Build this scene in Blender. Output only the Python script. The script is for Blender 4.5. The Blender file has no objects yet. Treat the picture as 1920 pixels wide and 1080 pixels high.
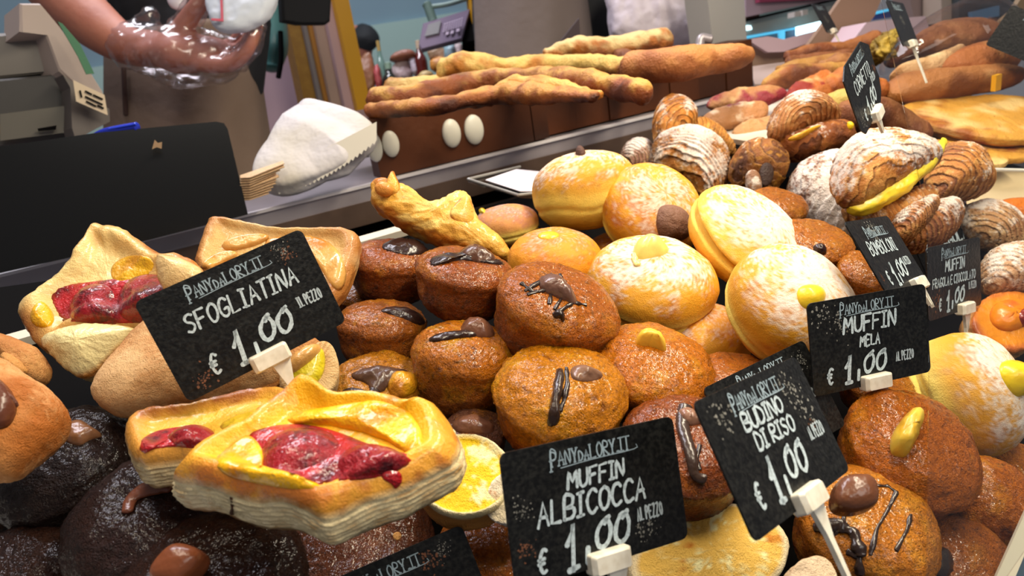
import bpy, math, random
import numpy as np
from mathutils import Vector, Matrix
from mathutils.bvhtree import BVHTree
rnd = random.Random(5)
sc = bpy.context.scene
COL = sc.collection

# ---------------------------------------------------------------- camera
F = 1387.0                                   # focal length in pixels of a 1920 wide frame (26 mm on 36 mm)
CAM = np.array([0.0, 0.0, 0.30])
def _basis(yaw, pitch, roll):
    y, p, r = map(math.radians, (yaw, pitch, roll))
    f = np.array([math.sin(y)*math.cos(p), math.cos(y)*math.cos(p), -math.sin(p)])
    rt = np.array([math.cos(y), -math.sin(y), 0.0]); up = np.cross(rt, f)
    R = rt*math.cos(r) - up*math.sin(r)
    return R, np.cross(R, f), f
CR, CU, CF = _basis(26, 20, 9)
cd = bpy.data.cameras.new('camera'); cam = bpy.data.objects.new('camera', cd); COL.objects.link(cam)
cd.sensor_width = 36; cd.lens = 36*F/1920; cd.clip_start = .01; cd.clip_end = 50
cam.matrix_world = Matrix(((CR[0], CU[0], -CF[0], CAM[0]), (CR[1], CU[1], -CF[1], CAM[1]), (CR[2], CU[2], -CF[2], CAM[2]), (0, 0, 0, 1)))
cd.dof.use_dof = True; cd.dof.focus_distance = .46; cd.dof.aperture_fstop = 13
sc.camera = cam
# ---------------------------------------------------------------- world, lamps, exposure
sc.view_settings.view_transform = 'Standard'; sc.view_settings.look = 'None'
sc.view_settings.exposure = 0.0; sc.view_settings.gamma = 1.0; sc.view_settings.use_curve_mapping = False
w = bpy.data.worlds.new('world'); sc.world = w; w.use_nodes = True
w.node_tree.nodes['Background'].inputs[0].default_value = (.86, .84, .92, 1); w.node_tree.nodes['Background'].inputs[1].default_value = .19
def area(name, loc, target, sx, sy, power, color):
    l = bpy.data.lights.new(name, 'AREA'); l.shape = 'RECTANGLE'; l.size = sx; l.size_y = sy; l.energy = power; l.color = color
    o = bpy.data.objects.new(name, l); COL.objects.link(o); o.location = loc
    o.rotation_euler = (Vector(target)-Vector(loc)).to_track_quat('-Z', 'Y').to_euler(); return o
area('case_lamp', (.62, .30, .80), (.42, .40, 0), .9, .05, 12.5, (1, .87, .66))
area('case_lamp_end', (.0, .36, .86), (.1, .40, 0), .5, .05, 2.2, (1, .86, .66))
area('ceiling_lamp', (.3, 1.9, 2.2), (.4, 1.6, 0), 1.6, .6, 54, (.95, .92, 1))
area('rear_wall_fill', (1.6, 3.2, 2.4), (1.6, 4.4, .2), 1.4, .5, 30, (.86, .93, 1))  # added fill that brightens the back wall, not a fitting of the shop
area('shop_lamp', (.5, -1.1, 1.5), (.3, .5, 0), 1.2, .5, 10, (1, .95, .88))

# ---------------------------------------------------------------- helpers: places
def nrm(v): v = np.asarray(v, float); return v/np.linalg.norm(v)
def ray(px, py): return CR*(px-960)/F - CU*(py-540)/F + CF
def D(px, py, d): return CAM + ray(px, py)*d
def V(u, v, w_): return nrm(CR*u + CU*v - CF*w_)         # a direction given as across / up / towards the viewer
def on_plane(px, py, c, n):
    r = ray(px, py); return CAM + r*(np.dot(c-CAM, n)/np.dot(r, n))
def hexc(h, k=1.0):
    c = np.array([int(h[i:i+2], 16)/255 for i in (0, 2, 4)]); c = np.where(c <= .04045, c/12.92, ((c+.055)/1.055)**2.4); return c*k
# ---------------------------------------------------------------- helpers: noise
def _h(i, j, k, s):
    n = (i*374761393 + j*668265263 + k*2147483647 + s*974634777) & 0xffffffff
    n = ((n ^ (n >> 13))*1274126177) & 0xffffffff; n = n ^ (n >> 16); n = (n*2246822519) & 0xffffffff
    return ((n >> 8) & 0xffff)/65535.0*2-1
def noise(P, s=0):
    P = np.asarray(P, float); i = np.floor(P).astype(np.int64); f = P-i; f = f*f*(3-2*f); o = 0
    for a in (0, 1):
        for b in (0, 1):
            for c in (0, 1):
                o = o + _h(i[..., 0]+a, i[..., 1]+b, i[..., 2]+c, s)*(f[..., 0] if a else 1-f[..., 0])*(f[..., 1] if b else 1-f[..., 1])*(f[..., 2] if c else 1-f[..., 2])
    return o
def fbm(P, s=0, o=3):
    t = 0; a = 1; m = 0
    for k in range(o): t = t+a*noise(np.asarray(P)*2**k+k*7.3, s+k*13); m += a; a *= .5
    return t/m
def sm(a, b, x): t = np.clip((x-a)/(b-a), 0, 1); return t*t*(3-2*t)
def mix(a, b, t): t = np.asarray(t)[..., None]; return np.asarray(a)*(1-t)+np.asarray(b)*t
# ---------------------------------------------------------------- helpers: materials
MATS = {}
def mat(name, col=None, rough=.5, metal=0, bump=(), spec=.5, coat=0, trans=0, emit=0, sss=0, vary=None, gloss=None, cb=.4):
    """col None: base colour from the mesh's own 'Col' attribute. bump: [(scale, distance)...]; gloss: roughness where Col's alpha is 1"""
    if name in MATS: return MATS[name]
    m = bpy.data.materials.new(name); m.use_nodes = True; nt = m.node_tree; N = nt.nodes; L = nt.links
    b = N['Principled BSDF']; MATS[name] = m
    b.inputs['Roughness'].default_value = rough; b.inputs['Metallic'].default_value = metal
    b.inputs['Specular IOR Level'].default_value = spec; b.inputs['Coat Weight'].default_value = coat; b.inputs['Coat Roughness'].default_value = .12
    if trans: b.inputs['Transmission Weight'].default_value = trans
    if sss: b.inputs['Subsurface Weight'].default_value = sss; b.inputs['Subsurface Radius'].default_value = (.01, .006, .003); b.inputs['Subsurface Scale'].default_value = .6
    tc = N.new('ShaderNodeTexCoord').outputs['Object']
    if col is None:
        at = N.new('ShaderNodeAttribute'); at.attribute_name = 'Col'; src = at.outputs['Color']
    else:
        rgb = N.new('ShaderNodeRGB'); rgb.outputs[0].default_value = (*col, 1); src = rgb.outputs[0]
    if vary:
        for (scl, amt, colr) in vary:
            n = N.new('ShaderNodeTexNoise'); n.inputs['Scale'].default_value = scl; n.inputs['Detail'].default_value = 4; L.new(tc, n.inputs['Vector'])
            r = N.new('ShaderNodeMapRange'); r.inputs[1].default_value = .42; r.inputs[2].default_value = .68; r.inputs[4].default_value = amt; L.new(n.outputs[0], r.inputs[0])
            x = N.new('ShaderNodeMix'); x.data_type = 'RGBA'; L.new(r.outputs[0], x.inputs[0]); L.new(src, x.inputs[6]); x.inputs[7].default_value = (*colr, 1); src = x.outputs[2]
    L.new(src, b.inputs['Base Color'])
    if emit: L.new(src, b.inputs['Emission Color']); b.inputs['Emission Strength'].default_value = emit
    if gloss is not None:
        r = N.new('ShaderNodeMapRange'); r.inputs[3].default_value = rough; r.inputs[4].default_value = gloss; L.new(at.outputs['Alpha'], r.inputs[0]); L.new(r.outputs[0], b.inputs['Roughness'])
    prev = None
    for (scl, dist) in bump:
        n = N.new('ShaderNodeTexNoise'); n.inputs['Scale'].default_value = scl; n.inputs['Detail'].default_value = 3; n.inputs['Roughness'].default_value = .6; L.new(tc, n.inputs['Vector'])
        bu = N.new('ShaderNodeBump'); bu.inputs['Strength'].default_value = 1; bu.inputs['Distance'].default_value = dist; L.new(n.outputs[0], bu.inputs['Height'])
        if prev: L.new(prev.outputs[0], bu.inputs['Normal'])
        prev = bu
    if prev: L.new(prev.outputs[0], b.inputs['Normal'])
    if prev and coat:
        n = N.new('ShaderNodeTexNoise'); n.inputs['Scale'].default_value = bump[0][0]*1.2; n.inputs['Detail'].default_value = 2; L.new(tc, n.inputs['Vector'])
        bu = N.new('ShaderNodeBump'); bu.inputs['Distance'].default_value = bump[0][1]*cb; L.new(n.outputs[0], bu.inputs['Height']); L.new(bu.outputs[0], b.inputs['Coat Normal'])
    return m
def glassy(name, tint, refl=.10, rough=.03, add=.0):
    m = bpy.data.materials.new(name); m.use_nodes = True; nt = m.node_tree; N = nt.nodes; L = nt.links; N.remove(N['Principled BSDF'])
    t = N.new('ShaderNodeBsdfTransparent'); t.inputs[0].default_value = (*tint, 1); g = N.new('ShaderNodeBsdfGlossy'); g.inputs['Roughness'].default_value = rough
    lw = N.new('ShaderNodeLayerWeight'); lw.inputs[0].default_value = .5; pw = N.new('ShaderNodeMath'); pw.operation = 'POWER'; pw.inputs[1].default_value = 3.5; L.new(lw.outputs['Facing'], pw.inputs[0])
    a = N.new('ShaderNodeMath'); a.operation = 'MULTIPLY_ADD'; a.inputs[1].default_value = .5; a.inputs[2].default_value = add; L.new(pw.outputs[0], a.inputs[0])
    x = N.new('ShaderNodeMixShader'); L.new(a.outputs[0], x.inputs[0]); L.new(t.outputs[0], x.inputs[1]); L.new(g.outputs[0], x.inputs[2]); L.new(x.outputs[0], N['Material Output'].inputs[0]); return m
M_BUN = mat('bun_crust', rough=.55, spec=.28, bump=((200, .0006), (1100, .0004)), gloss=.85, sss=.06)
M_MUF = mat('muffin_crumb', rough=.55, spec=.22, coat=.5, cb=.3, bump=((330, .0032), (1000, .0024)), vary=((420, .38, hexc('451803')),), gloss=.22)
M_DARK = mat('chocolate_crumb', rough=.6, spec=.15, coat=.3, cb=.35, bump=((300, .003), (900, .002)), vary=((380, .5, hexc('140a06')),), gloss=.4)
M_PUFF = mat('puff_pastry', rough=.5, spec=.3, coat=.3, bump=((200, .0009), (900, .0005)), gloss=.18)
M_GLZ = mat('glaze', rough=.3, spec=.3, coat=.6, bump=((110, .0022), (420, .0007)))
M_CREAM = mat('smooth_cream', rough=.35, spec=.35, coat=.2, bump=((90, .0008),), sss=.15)
M_JAM = mat('jam', rough=.3, spec=.25, coat=.75, bump=((200, .0022), (700, .0010)))
M_CHOC = mat('chocolate', rough=.26, spec=.5, bump=((90, .0012),))
M_MCHOC = mat('matt_chocolate', rough=.6, spec=.3, bump=((180, .002), (700, .001)))
M_FLAKE = mat('flaky_dough', rough=.48, spec=.4, bump=((300, .0018), (1100, .0008)), gloss=.85)
M_SUGAR = mat('sugared_dough', rough=.65, spec=.3, bump=((420, .0012), (1400, .0008)), gloss=.4)
M_BREAD = mat('bread_crust', rough=.55, spec=.35, bump=((90, .003), (400, .0012)), gloss=.3)
M_PLA = mat('white_plastic', hexc('f4eedd'), rough=.35, vary=((200, .30, hexc('b39a6c')),))
M_CARD = mat('black_card', hexc('090a0b'), rough=.38, spec=.28, vary=((150, .10, hexc('3a3b3a')), (520, .20, hexc('4a4a46'))), bump=((300, .0004),))
M_CHALK = mat('chalk_lettering', hexc('c9d9e0'), rough=.8, vary=((900, .45, hexc('5d686c')),))
M_STEEL = mat('brushed_steel', hexc('a8a0a4'), rough=.36, metal=.35, vary=((14, .4, hexc('857a7c')),))
M_BLACK = mat('black_enamel', hexc('090808'), rough=.8, spec=.05)
# ---------------------------------------------------------------- helpers: objects
def thing(name, label, cat, loc, group=None):
    o = bpy.data.objects.new(name, None); COL.objects.link(o); o.location = tuple(loc); o.empty_display_size = .02
    o['label'] = label; o['category'] = cat
    if group: o['group'] = group
    return o
def tag(o, label, cat, group=None):
    o['label'] = label; o['category'] = cat
    if group: o['group'] = group
    return o
def mesh(name, P, faces, m, parent=None, col=None, loc=None, smooth=True):
    """faces: list of int arrays (n,3) / (n,4), or a plain list of index lists. P in world metres."""
    P = np.asarray(P, float)
    if parent is not None:
        org = np.array(parent.matrix_basis.translation)
        q = parent
        while q.parent is not None: q = q.parent; org = org + np.array(q.matrix_basis.translation)
        lo = np.zeros(3)
    else:
        org = np.array(loc) if loc is not None else (P.min(0)+P.max(0))/2; lo = org
    me = bpy.data.meshes.new(name)
    if isinstance(faces, list) and len(faces) and isinstance(faces[0], np.ndarray):
        loops = np.concatenate([f.ravel() for f in faces]); sz = np.concatenate([np.full(len(f), f.shape[1]) for f in faces])
        st = np.concatenate([[0], np.cumsum(sz)[:-1]])
        me.vertices.add(len(P)); me.vertices.foreach_set('co', (P-org).astype(np.float32).ravel())
        me.loops.add(len(loops)); me.loops.foreach_set('vertex_index', loops.astype(np.int32))
        me.polygons.add(len(sz)); me.polygons.foreach_set('loop_start', st.astype(np.int32)); me.polygons.foreach_set('loop_total', sz.astype(np.int32))
        me.update(calc_edges=True); me.validate()
    else:
        me.from_pydata([tuple(v) for v in (P-org)], [], [list(f) for f in faces])
    if col is not None:
        col = np.asarray(col, float)
        if col.ndim == 1: col = np.tile(col, (len(P), 1))
        if col.shape[1] == 3: col = np.concatenate([col, np.zeros((len(P), 1))], 1)
        a = me.color_attributes.new('Col', 'FLOAT_COLOR', 'POINT'); a.data.foreach_set('color', col.astype(np.float32).ravel())
    me.polygons.foreach_set('use_smooth', [bool(smooth)]*len(me.polygons))
    me.materials.append(m)
    o = bpy.data.objects.new(name, me); COL.objects.link(o); o.parent = parent; o.location = tuple(lo)
    return o
def ringmesh(G, p0, p1):
    """G[nr, ns, 3] closed in s, poles p0, p1 -> P, faces"""
    nr, ns = G.shape[:2]; P = np.concatenate([G.reshape(-1, 3), [p0], [p1]]); j = np.arange(ns); k = (j+1) % ns
    q = [np.stack([i*ns+j, i*ns+k, (i+1)*ns+k, (i+1)*ns+j], 1) for i in range(nr-1)]
    t0 = np.stack([np.full(ns, nr*ns), k, j], 1); t1 = np.stack([np.full(ns, nr*ns+1), (nr-1)*ns+j, (nr-1)*ns+k], 1)
    return P, [np.concatenate(q), np.concatenate([t0, t1])]
def flat(A, a0, a1): return np.concatenate([A.reshape(-1), [a0], [a1]])
def normals(P, faces):
    n = np.zeros_like(P)
    for f in faces:
        fn = np.cross(P[f[:, 1]]-P[f[:, 0]], P[f[:, 2]]-P[f[:, 0]])
        for c in range(f.shape[1]): np.add.at(n, f[:, c], fn)
    n /= np.linalg.norm(n, axis=1)[:, None]+1e-12
    return n
def orient_out(P, faces):
    c = P.mean(0); n = normals(P, faces)
    if np.sum(n*(P-c)) < 0: return [f[:, ::-1].copy() for f in faces], -n
    return faces, n
class Body:                                     # keeps world geometry so that other parts can be laid on it
    def __init__(s, P, faces, o): s.P = P; s.f = faces; s.o = o; s._b = None
    def bvh(s):
        if s._b is None: s._b = BVHTree.FromPolygons([tuple(p) for p in s.P], [tuple(int(i) for i in q) for f in s.f for q in f])
        return s._b
    def hit(s, px, py):
        d = ray(px, py); r = s.bvh().ray_cast(Vector(CAM), Vector(d))
        if r[0] is None:
            # nearest point of the body to the sight line
            c = s.P.mean(0); q = CAM + d*np.dot(c-CAM, d)/np.dot(d, d); r = s.bvh().find_nearest(Vector(q))
        n = np.array(r[1]);
        if np.dot(n, d) > 0: n = -n
        return np.array(r[0]), n
def frame(n, up=(0, 0, 1)):
    n = nrm(n); a = np.cross(np.asarray(up, float), n)
    if np.linalg.norm(a) < .1: a = np.cross([0, 1, 0], n)
    a = nrm(a); return a, np.cross(n, a), n
# ---------------------------------------------------------------- round bodies
def bun(name, px, py, d, rpx, hpx, n, seed=1, powder=.6, crease=.06, bw=.30, zc=-.1, parent=None, gold='e2a02a', pale='f6dc6a', brown='c27020', asp=1, ang=0, split=0, m=None, nr=70, ns=110):
    """filled doughnut: two golden halves and a pale band round the middle, sugar on top"""
    c = D(px, py, d); R = rpx*d/F; H = hpx*d/F; a, b, n = frame(n, CU); CENTERS.append((c, H)); ca, sa = math.cos(ang), math.sin(ang); a, b = a*ca+b*sa, b*ca-a*sa
    t = np.linspace(.03, math.pi-.03, nr)[:, None]; ph = np.linspace(0, 2*math.pi, ns, endpoint=False)[None, :]
    st = np.sin(t)+0*ph; ct = np.cos(t)+0*ph
    rho = np.abs(st)**.84; z = np.sign(ct)*np.abs(ct)**.9
    wob = .10*noise(np.stack([np.cos(ph)*1.3+0*t, np.sin(ph)*1.3+0*t, 0*t+0*ph+seed], -1), seed)
    cr = np.exp(-((z-zc-wob)/.07)**2); cr2 = np.exp(-((z-zc-wob-bw*.8)/.10)**2)
    rho = rho*(1-crease*cr-.006*cr2)
    if split: rho = rho*(1-split*np.exp(-((z-zc-wob)/.16)**2)*np.clip(.3-np.sin(ph)*1.2, 0, 1))
    G = c + (rho*np.cos(ph)*R)[..., None]*a*asp + (rho*np.sin(ph)*R)[..., None]*b + (z*H)[..., None]*n
    P, f = ringmesh(G, c+n*H, c-n*H); Z = flat(z, 1, -1); W = flat(wob+0*z, 0, 0)
    f, N_ = orient_out(P, f)
    L = (P-c)/R
    P = P + N_*(R*(.035*fbm(L*1.5, seed)+.012*fbm(L*6, seed+3)))[:, None]
    q = fbm(L*3.2, seed+9); q2 = fbm(L*16, seed+11, 3); q3 = fbm(L*40, seed+15, 2)
    band = np.exp(-np.abs((Z-zc-W+.03*q2)/bw)**3)
    C = mix(hexc(gold), hexc(brown), sm(-.1, .7, q+.6*Z-.2+.4*q2)); C = mix(C, hexc(pale), band*.95)
    pw = sm(-.35, .75, (Z-.78)*1.2+q*.7+q2*.55+q3*.8+(powder-.5)*1.5)*min(1, powder*1.7)*sm(-.1, .45, Z)
    C = mix(C, hexc('f6ebdc'), pw*.85)
    o = mesh(name, P, f, m or M_BUN, parent, np.concatenate([C, pw[:, None]], 1), loc=c-n*H*.9)
    return Body(P, f, o)
CENTERS = []
def muffin(name, px, py, d, rpx, hpx, n, seed=1, parent=None, top='c4680f', side='93450a', dark='3c1706', taper=.10, dome=.10, lump=.03, pit=0, m=None, ex=.42, gold=None, nr=76, ns=120, glaze=.6, ragged=0):
    c = D(px, py, d); R = rpx*d/F; H = hpx*d/F; a, b, n = frame(n, CU); CENTERS.append((c, H))
    t = np.linspace(.03, math.pi-.03, nr)[:, None]; ph = np.linspace(0, 2*math.pi, ns, endpoint=False)[None, :]
    st = np.sin(t)+0*ph; ct = np.cos(t)+0*ph
    rho = np.abs(st)**ex; z = np.sign(ct)*np.abs(ct)**.7
    rr = rho*(1+taper*z)*(1+.05*np.exp(-((z-.55)/.2)**2))
    zz = z*(1 + 0*rho) + dome*(1-rho**2)*(z > 0) - pit*np.exp(-(rho/.45)**2)*(z > 0)
    G = c + (rr*np.cos(ph)*R)[..., None]*a + (rr*np.sin(ph)*R)[..., None]*b + (zz*H)[..., None]*n
    P, f = ringmesh(G, c+n*H*(1+dome-pit), c-n*H); Z = flat(z, 1, -1)
    f, N_ = orient_out(P, f); L = (P-c)/R
    rg = np.clip(fbm(L*7, seed+21, 2), 0, 1)*ragged*np.clip(Z*2, 0, 1)
    P = P + N_*(R*(lump*2*fbm(L*1.4, seed)+.034*fbm(L*5, seed+3)+.016*fbm(L*20, seed+5, 2)+rg*.3))[:, None]
    q = fbm(L*2.4, seed+9); q2 = fbm(L*9, seed+11, 3); q3 = fbm(L*30, seed+12, 2)
    C = mix(hexc(side), hexc(top), sm(-.5, .6, Z+.6*q+.2*q2)); C = mix(C, hexc(gold or ('da8a14' if m is None else top)), sm(.0, .6, q+q2*.5+q3*.35)*(.75 if gold else .5))
    C = mix(C, hexc(dark), sm(.12, .5, q2*.8-q*.35+q3*.35-.1*Z)*.7)
    o = mesh(name, P, f, m or M_MUF, parent, np.concatenate([C, (glaze*sm(-.3, .6, Z+q2))[:, None]], 1), loc=c-n*H*.9)
    return Body(P, f, o)
# ---------------------------------------------------------------- tubes
def tube(name, pts, rad, m, parent=None, col=(.5, .5, .5), flatn=None, fl=1.0, ns=24, steps=10, lump=0, seed=1, ls=20, colfn=None, loc=None, endr=.5):
    """round bar along a smooth path; pts world, rad metres per point"""
    pts = np.asarray(pts, float); rad = np.asarray(rad, float)*np.ones(len(pts)); n = len(pts)
    e = np.concatenate([[2*pts[0]-pts[1]], pts, [2*pts[-1]-pts[-2]]]); er = np.concatenate([[rad[0]], rad, [rad[-1]]])
    S = []; Rr = []
    for i in range(n-1):
        for k in range(steps if i < n-2 else steps+1):
            t = k/steps; w_ = np.array([-.5*t+t*t-.5*t**3, 1-2.5*t*t+1.5*t**3, .5*t+2*t*t-1.5*t**3, -.5*t*t+.5*t**3]); S.append(w_@e[i:i+4]); Rr.append(w_@er[i:i+4])
    S = np.array(S); Rr = np.array(Rr)
    T = np.gradient(S, axis=0); T /= np.linalg.norm(T, axis=1)[:, None]+1e-12
    # rounded ends
    k = np.array([0, .25, .55, .8, .95]); r0, r1 = Rr[0], Rr[-1]
    S = np.concatenate([S[0]-T[0]*r0*endr*np.cos(k*math.pi/2)[:, None], S, S[-1]+T[-1]*r1*endr*np.cos(k[::-1]*math.pi/2)[:, None]])
    Rr = np.concatenate([r0*np.sin(k*math.pi/2)+.02*r0, Rr, r1*np.sin(k[::-1]*math.pi/2)+.02*r1])
    T = np.concatenate([np.repeat(T[:1], 5, 0), T, np.repeat(T[-1:], 5, 0)])
    ref = np.asarray(flatn if flatn is not None else (0, 0, 1), float)
    if ref.ndim == 1: ref = np.tile(ref, (len(S), 1))
    else: ref = np.concatenate([np.repeat(ref[:1], 5, 0), np.array([ref[min(int(i/steps), len(ref)-1)] for i in range(len(S)-10)]), np.repeat(ref[-1:], 5, 0)])
    A = np.cross(ref, T); bad = np.linalg.norm(A, axis=1) < .05; A[bad] = np.cross([.3, 1, .2], T[bad]); A /= np.linalg.norm(A, axis=1)[:, None]; B = np.cross(T, A)
    ph = np.linspace(0, 2*math.pi, ns, endpoint=False)
    G = S[:, None]+Rr[:, None, None]*(np.cos(ph)[None, :, None]*A[:, None]+fl*np.sin(ph)[None, :, None]*B[:, None])
    P, f = ringmesh(G, S[0]-T[0]*r0*.02, S[-1]+T[-1]*r1*.02)
    f, N_ = orient_out(P, f)
    if lump: P = P+N_*(lump*fbm(P*ls, seed)+lump*.35*fbm(P*ls*4, seed+4))[:, None]
    if colfn is not None:
        s_ = flat(np.repeat(np.linspace(0, 1, len(S))[:, None], ns, 1), 0, 1); col = colfn(P, N_, s_)
    o = mesh(name, P, f, m, parent, col, loc=loc)
    return Body(P, f, o)
# ---------------------------------------------------------------- outline bodies
def smooth_loop(pts, n, corner=.0, it=2):
    p = np.asarray(pts, float)
    for _ in range(it):
        q = np.roll(p, -1, 0); p = np.stack([p*.75+q*.25, p*.25+q*.75], 1).reshape(-1, p.shape[1])
    q = np.concatenate([p, p[:1]]); s = np.concatenate([[0], np.cumsum(np.linalg.norm(np.diff(q, axis=0), axis=1))])
    u = np.linspace(0, s[-1], n, endpoint=False); return np.stack([np.interp(u, s, q[:, k]) for k in range(p.shape[1])], 1)
def outline(name, px, d, n, prof, m, parent=None, colfn=None, ns=150, it=2, lump=0, ls=60, seed=1, hfn=None, ridge=None, loc=None, fine=0):
    """solid whose top outline is a ring of points on the plane through depth d with normal n; prof = [(r, z)...] runs from the
    middle of the top over the edge to the middle of the underside (z in metres along n)"""
    px = np.asarray(px, float); n = nrm(n); cx, cy = px.mean(0); c = D(cx, cy, d)
    pts = np.array([on_plane(x, y, c, n) for x, y in px]); O = smooth_loop(pts, ns, it=it); c = O.mean(0)
    a, b, n = frame(n, CU)
    pr = np.array(prof, float); G = c + pr[:, 0, None, None]*(O-c)[None] + pr[:, 1, None, None]*n
    if hfn is not None:
        x = ((G-c)@a); y = ((G-c)@b); size = np.abs((O-c)).max()
        G = G + (hfn(x/size, y/size, pr[:, 0, None]+0*x, pr[:, 1, None]+0*x))[..., None]*n
    P, f = ringmesh(G, G[0].mean(0), G[-1].mean(0))
    f, N_ = orient_out(P, f)
    Rr = flat(pr[:, 0, None]+0*G[..., 0], 0, 0); Zz = flat(pr[:, 1, None]+0*G[..., 0], pr[0, 1], pr[-1, 1])
    sz = np.linalg.norm(O-c, axis=1).mean()
    X = (P-c)@a/sz; Y = (P-c)@b/sz
    if lump: P = P+N_*(lump*fbm(P*ls, seed)+lump*.4*fbm(P*ls*3.3, seed+5))[:, None]
    if fine: P = P+N_*(fine*fbm(P*ls*9, seed+8, 2))[:, None]
    if ridge is not None: P = P+N_*ridge(P, X, Y, Zz, sz)[:, None]
    col = colfn(P, X, Y, Rr, Zz, N_) if callable(colfn) else colfn
    o = mesh(name, P, f, m, parent, col, loc=loc)
    B = Body(P, f, o); B.c = c; B.n = n; B.a = a; B.b = b; B.sz = sz; return B
def slab_prof(T, rim=.004, nt=14, nside=16, bulge=.0):
    p = [(r, 0) for r in np.linspace(.05, .93, nt)]; p += [(.965, -rim*.12), (.988, -rim*.45), (1.0, -rim)]
    for k in np.linspace(0, 1, nside)[1:-1]: p.append((1+bulge*math.sin(k*math.pi), -rim-(T-2*rim)*k))
    return p+[(.99, -T+rim), (.965, -T+rim*.2), (.93, -T), (.6, -T), (.05, -T)]
def pillow_prof(up, dn, n=26, e=.5):
    p = []
    for t in np.linspace(.04, 1, n): p.append((math.sin(t*math.pi/2), up*abs(math.cos(t*math.pi/2))**(2*e)))
    for t in np.linspace(1, .04, n)[1:]: p.append((math.sin(t*math.pi/2), -dn*abs(math.cos(t*math.pi/2))**(2*e)))
    return p
def patch(name, body, px, th, m, parent, col, ns=40, nr=9, it=2, seed=1, lump=0, lift=0, p=3, sink=.0006, ls=150):
    """something soft lying on a body: every point of the outline is carried onto the body's surface"""
    px = smooth_loop(px, ns, it=it); c = px.mean(0); H = []; Nn = []
    rs = np.linspace(.12, 1, nr)
    for r in rs:
        for q in px:
            h, n = body.hit(*(c+(q-c)*r)); H.append(h); Nn.append(n)
    H = np.array(H).reshape(nr, ns, 3); Nn = np.array(Nn).reshape(nr, ns, 3)
    Nb = Nn.mean((0, 1)); Nb /= np.linalg.norm(Nb); Nn = Nn*.25+Nb*.75
    Nn /= np.linalg.norm(Nn, axis=-1)[..., None]
    hh = th*(1-rs**p)+lift; top = H+Nn*hh[:, None, None]; top[-1] = H[-1]-Nn[-1]*sink
    bot = H[::-1]-Nn[::-1]*(sink+th*.3)
    G = np.concatenate([top, bot[1:]]); P, f = ringmesh(G, G[0].mean(0)+Nb*th*.02, G[-1].mean(0)); f, N_ = orient_out(P, f)
    if lump: P = P+N_*(lump*fbm(P*ls, seed))[:, None]
    c_ = col(P) if callable(col) else col
    o = mesh(name, P, f, m, parent, c_); B = Body(P, f, o); return B
def drizzle(name, body, px, r, parent, col='2b1d18', m=None, fl=.55, ns=10):
    H = []; N_ = []
    pts = np.asarray(px, float)
    if len(pts) < 5:
        t = np.linspace(0, len(pts)-1, len(pts)*3-2); pts = np.stack([np.interp(t, range(len(pts)), pts[:, k]) for k in (0, 1)], 1)
    for q in pts: h, n = body.hit(*q); H.append(h+n*r*.25); N_.append(n)
    rr = r*(1+.35*np.array([rnd.uniform(-1, 1) for _ in H]))
    return tube(name, H, rr, m or M_CHOC, parent, hexc(col), flatn=np.array(N_), fl=fl, ns=ns, steps=4)
def prism(name, px, d, n, th, m, parent=None, col=None, bev=.0, smooth=False, plane_c=None, loc=None):
    """flat sided solid: outline on a plane, pushed back by th"""
    px = np.asarray(px, float); n = nrm(n); c = D(*px.mean(0), d) if plane_c is None else np.asarray(plane_c, float)
    T = np.array([on_plane(x, y, c, n) for x, y in px]); k = len(T)
    return solid(name, T, n, th, m, parent, bev, col, loc)
def solid(name, T, n, th, m, parent=None, bev=0, col=None, loc=None):
    T = np.asarray(T, float); k = len(T); cc = T.mean(0)
    if bev:
        L = lambda q, s: cc+(q-cc)*(1-s/np.linalg.norm(q-cc, axis=1)[:, None])
        rings = [L(T, bev), T-n*bev, T-n*(th-bev), L(T, bev)-n*th]
    else: rings = [T, T-n*th]
    P = np.concatenate(rings); fs = [list(range(k)), list(range(len(P)-1, len(P)-k-1, -1))]
    for r in range(len(rings)-1):
        for j in range(k): fs.append([r*k+j, r*k+(j+1) % k, (r+1)*k+(j+1) % k, (r+1)*k+j][::-1])
    o = mesh(name, P, fs, m, parent, col, loc=loc, smooth=False)
    return Body(P, [np.array([q]) for q in fs if len(q) == 4] + [np.array([fs[0]])], o)
def box(name, x0, x1, y0, y1, z0, z1, m, parent=None, bev=.0):
    T = [(x0, y0, z1), (x1, y0, z1), (x1, y1, z1), (x0, y1, z1)]
    return solid(name, T, np.array([0, 0, 1.]), z1-z0, m, parent, bev)
def rrect(cx, cy, w_, h, r, k=5):
    p = []
    for (sx, sy, a0) in ((1, 1, 0), (-1, 1, 90), (-1, -1, 180), (1, -1, 270)):
        for i in range(k+1):
            a = math.radians(a0+90*i/k); p.append((cx+sx*(w_/2-r)+r*math.cos(a), cy+sy*(h/2-r)+r*math.sin(a)))
    return p
# ================================================================ the setting
ZL = .37
UPZ = np.array([0, 0, 1.0])
def struct(o): (o.o if isinstance(o, Body) else o)['kind'] = 'structure'; return o
M_WALLB = mat('blue_wall_paint', hexc('7f98a6'), rough=.7, vary=((2, .3, hexc('8fb0b4')),))
struct(box('wall_back', -2.5, 5.5, 4.6, 4.7, -.9, 3.0, M_WALLB))
struct(box('floor', -2.5, 5.5, .2, 4.7, -.95, -.9, mat('floor_tile', hexc('6a625c'), rough=.5)))
struct(box('trim_1', -2.5, 5.5, 4.56, 4.6, -.2, ZL, mat('pale_green_panel', hexc('a9c4bd'), rough=.6)))
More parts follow.
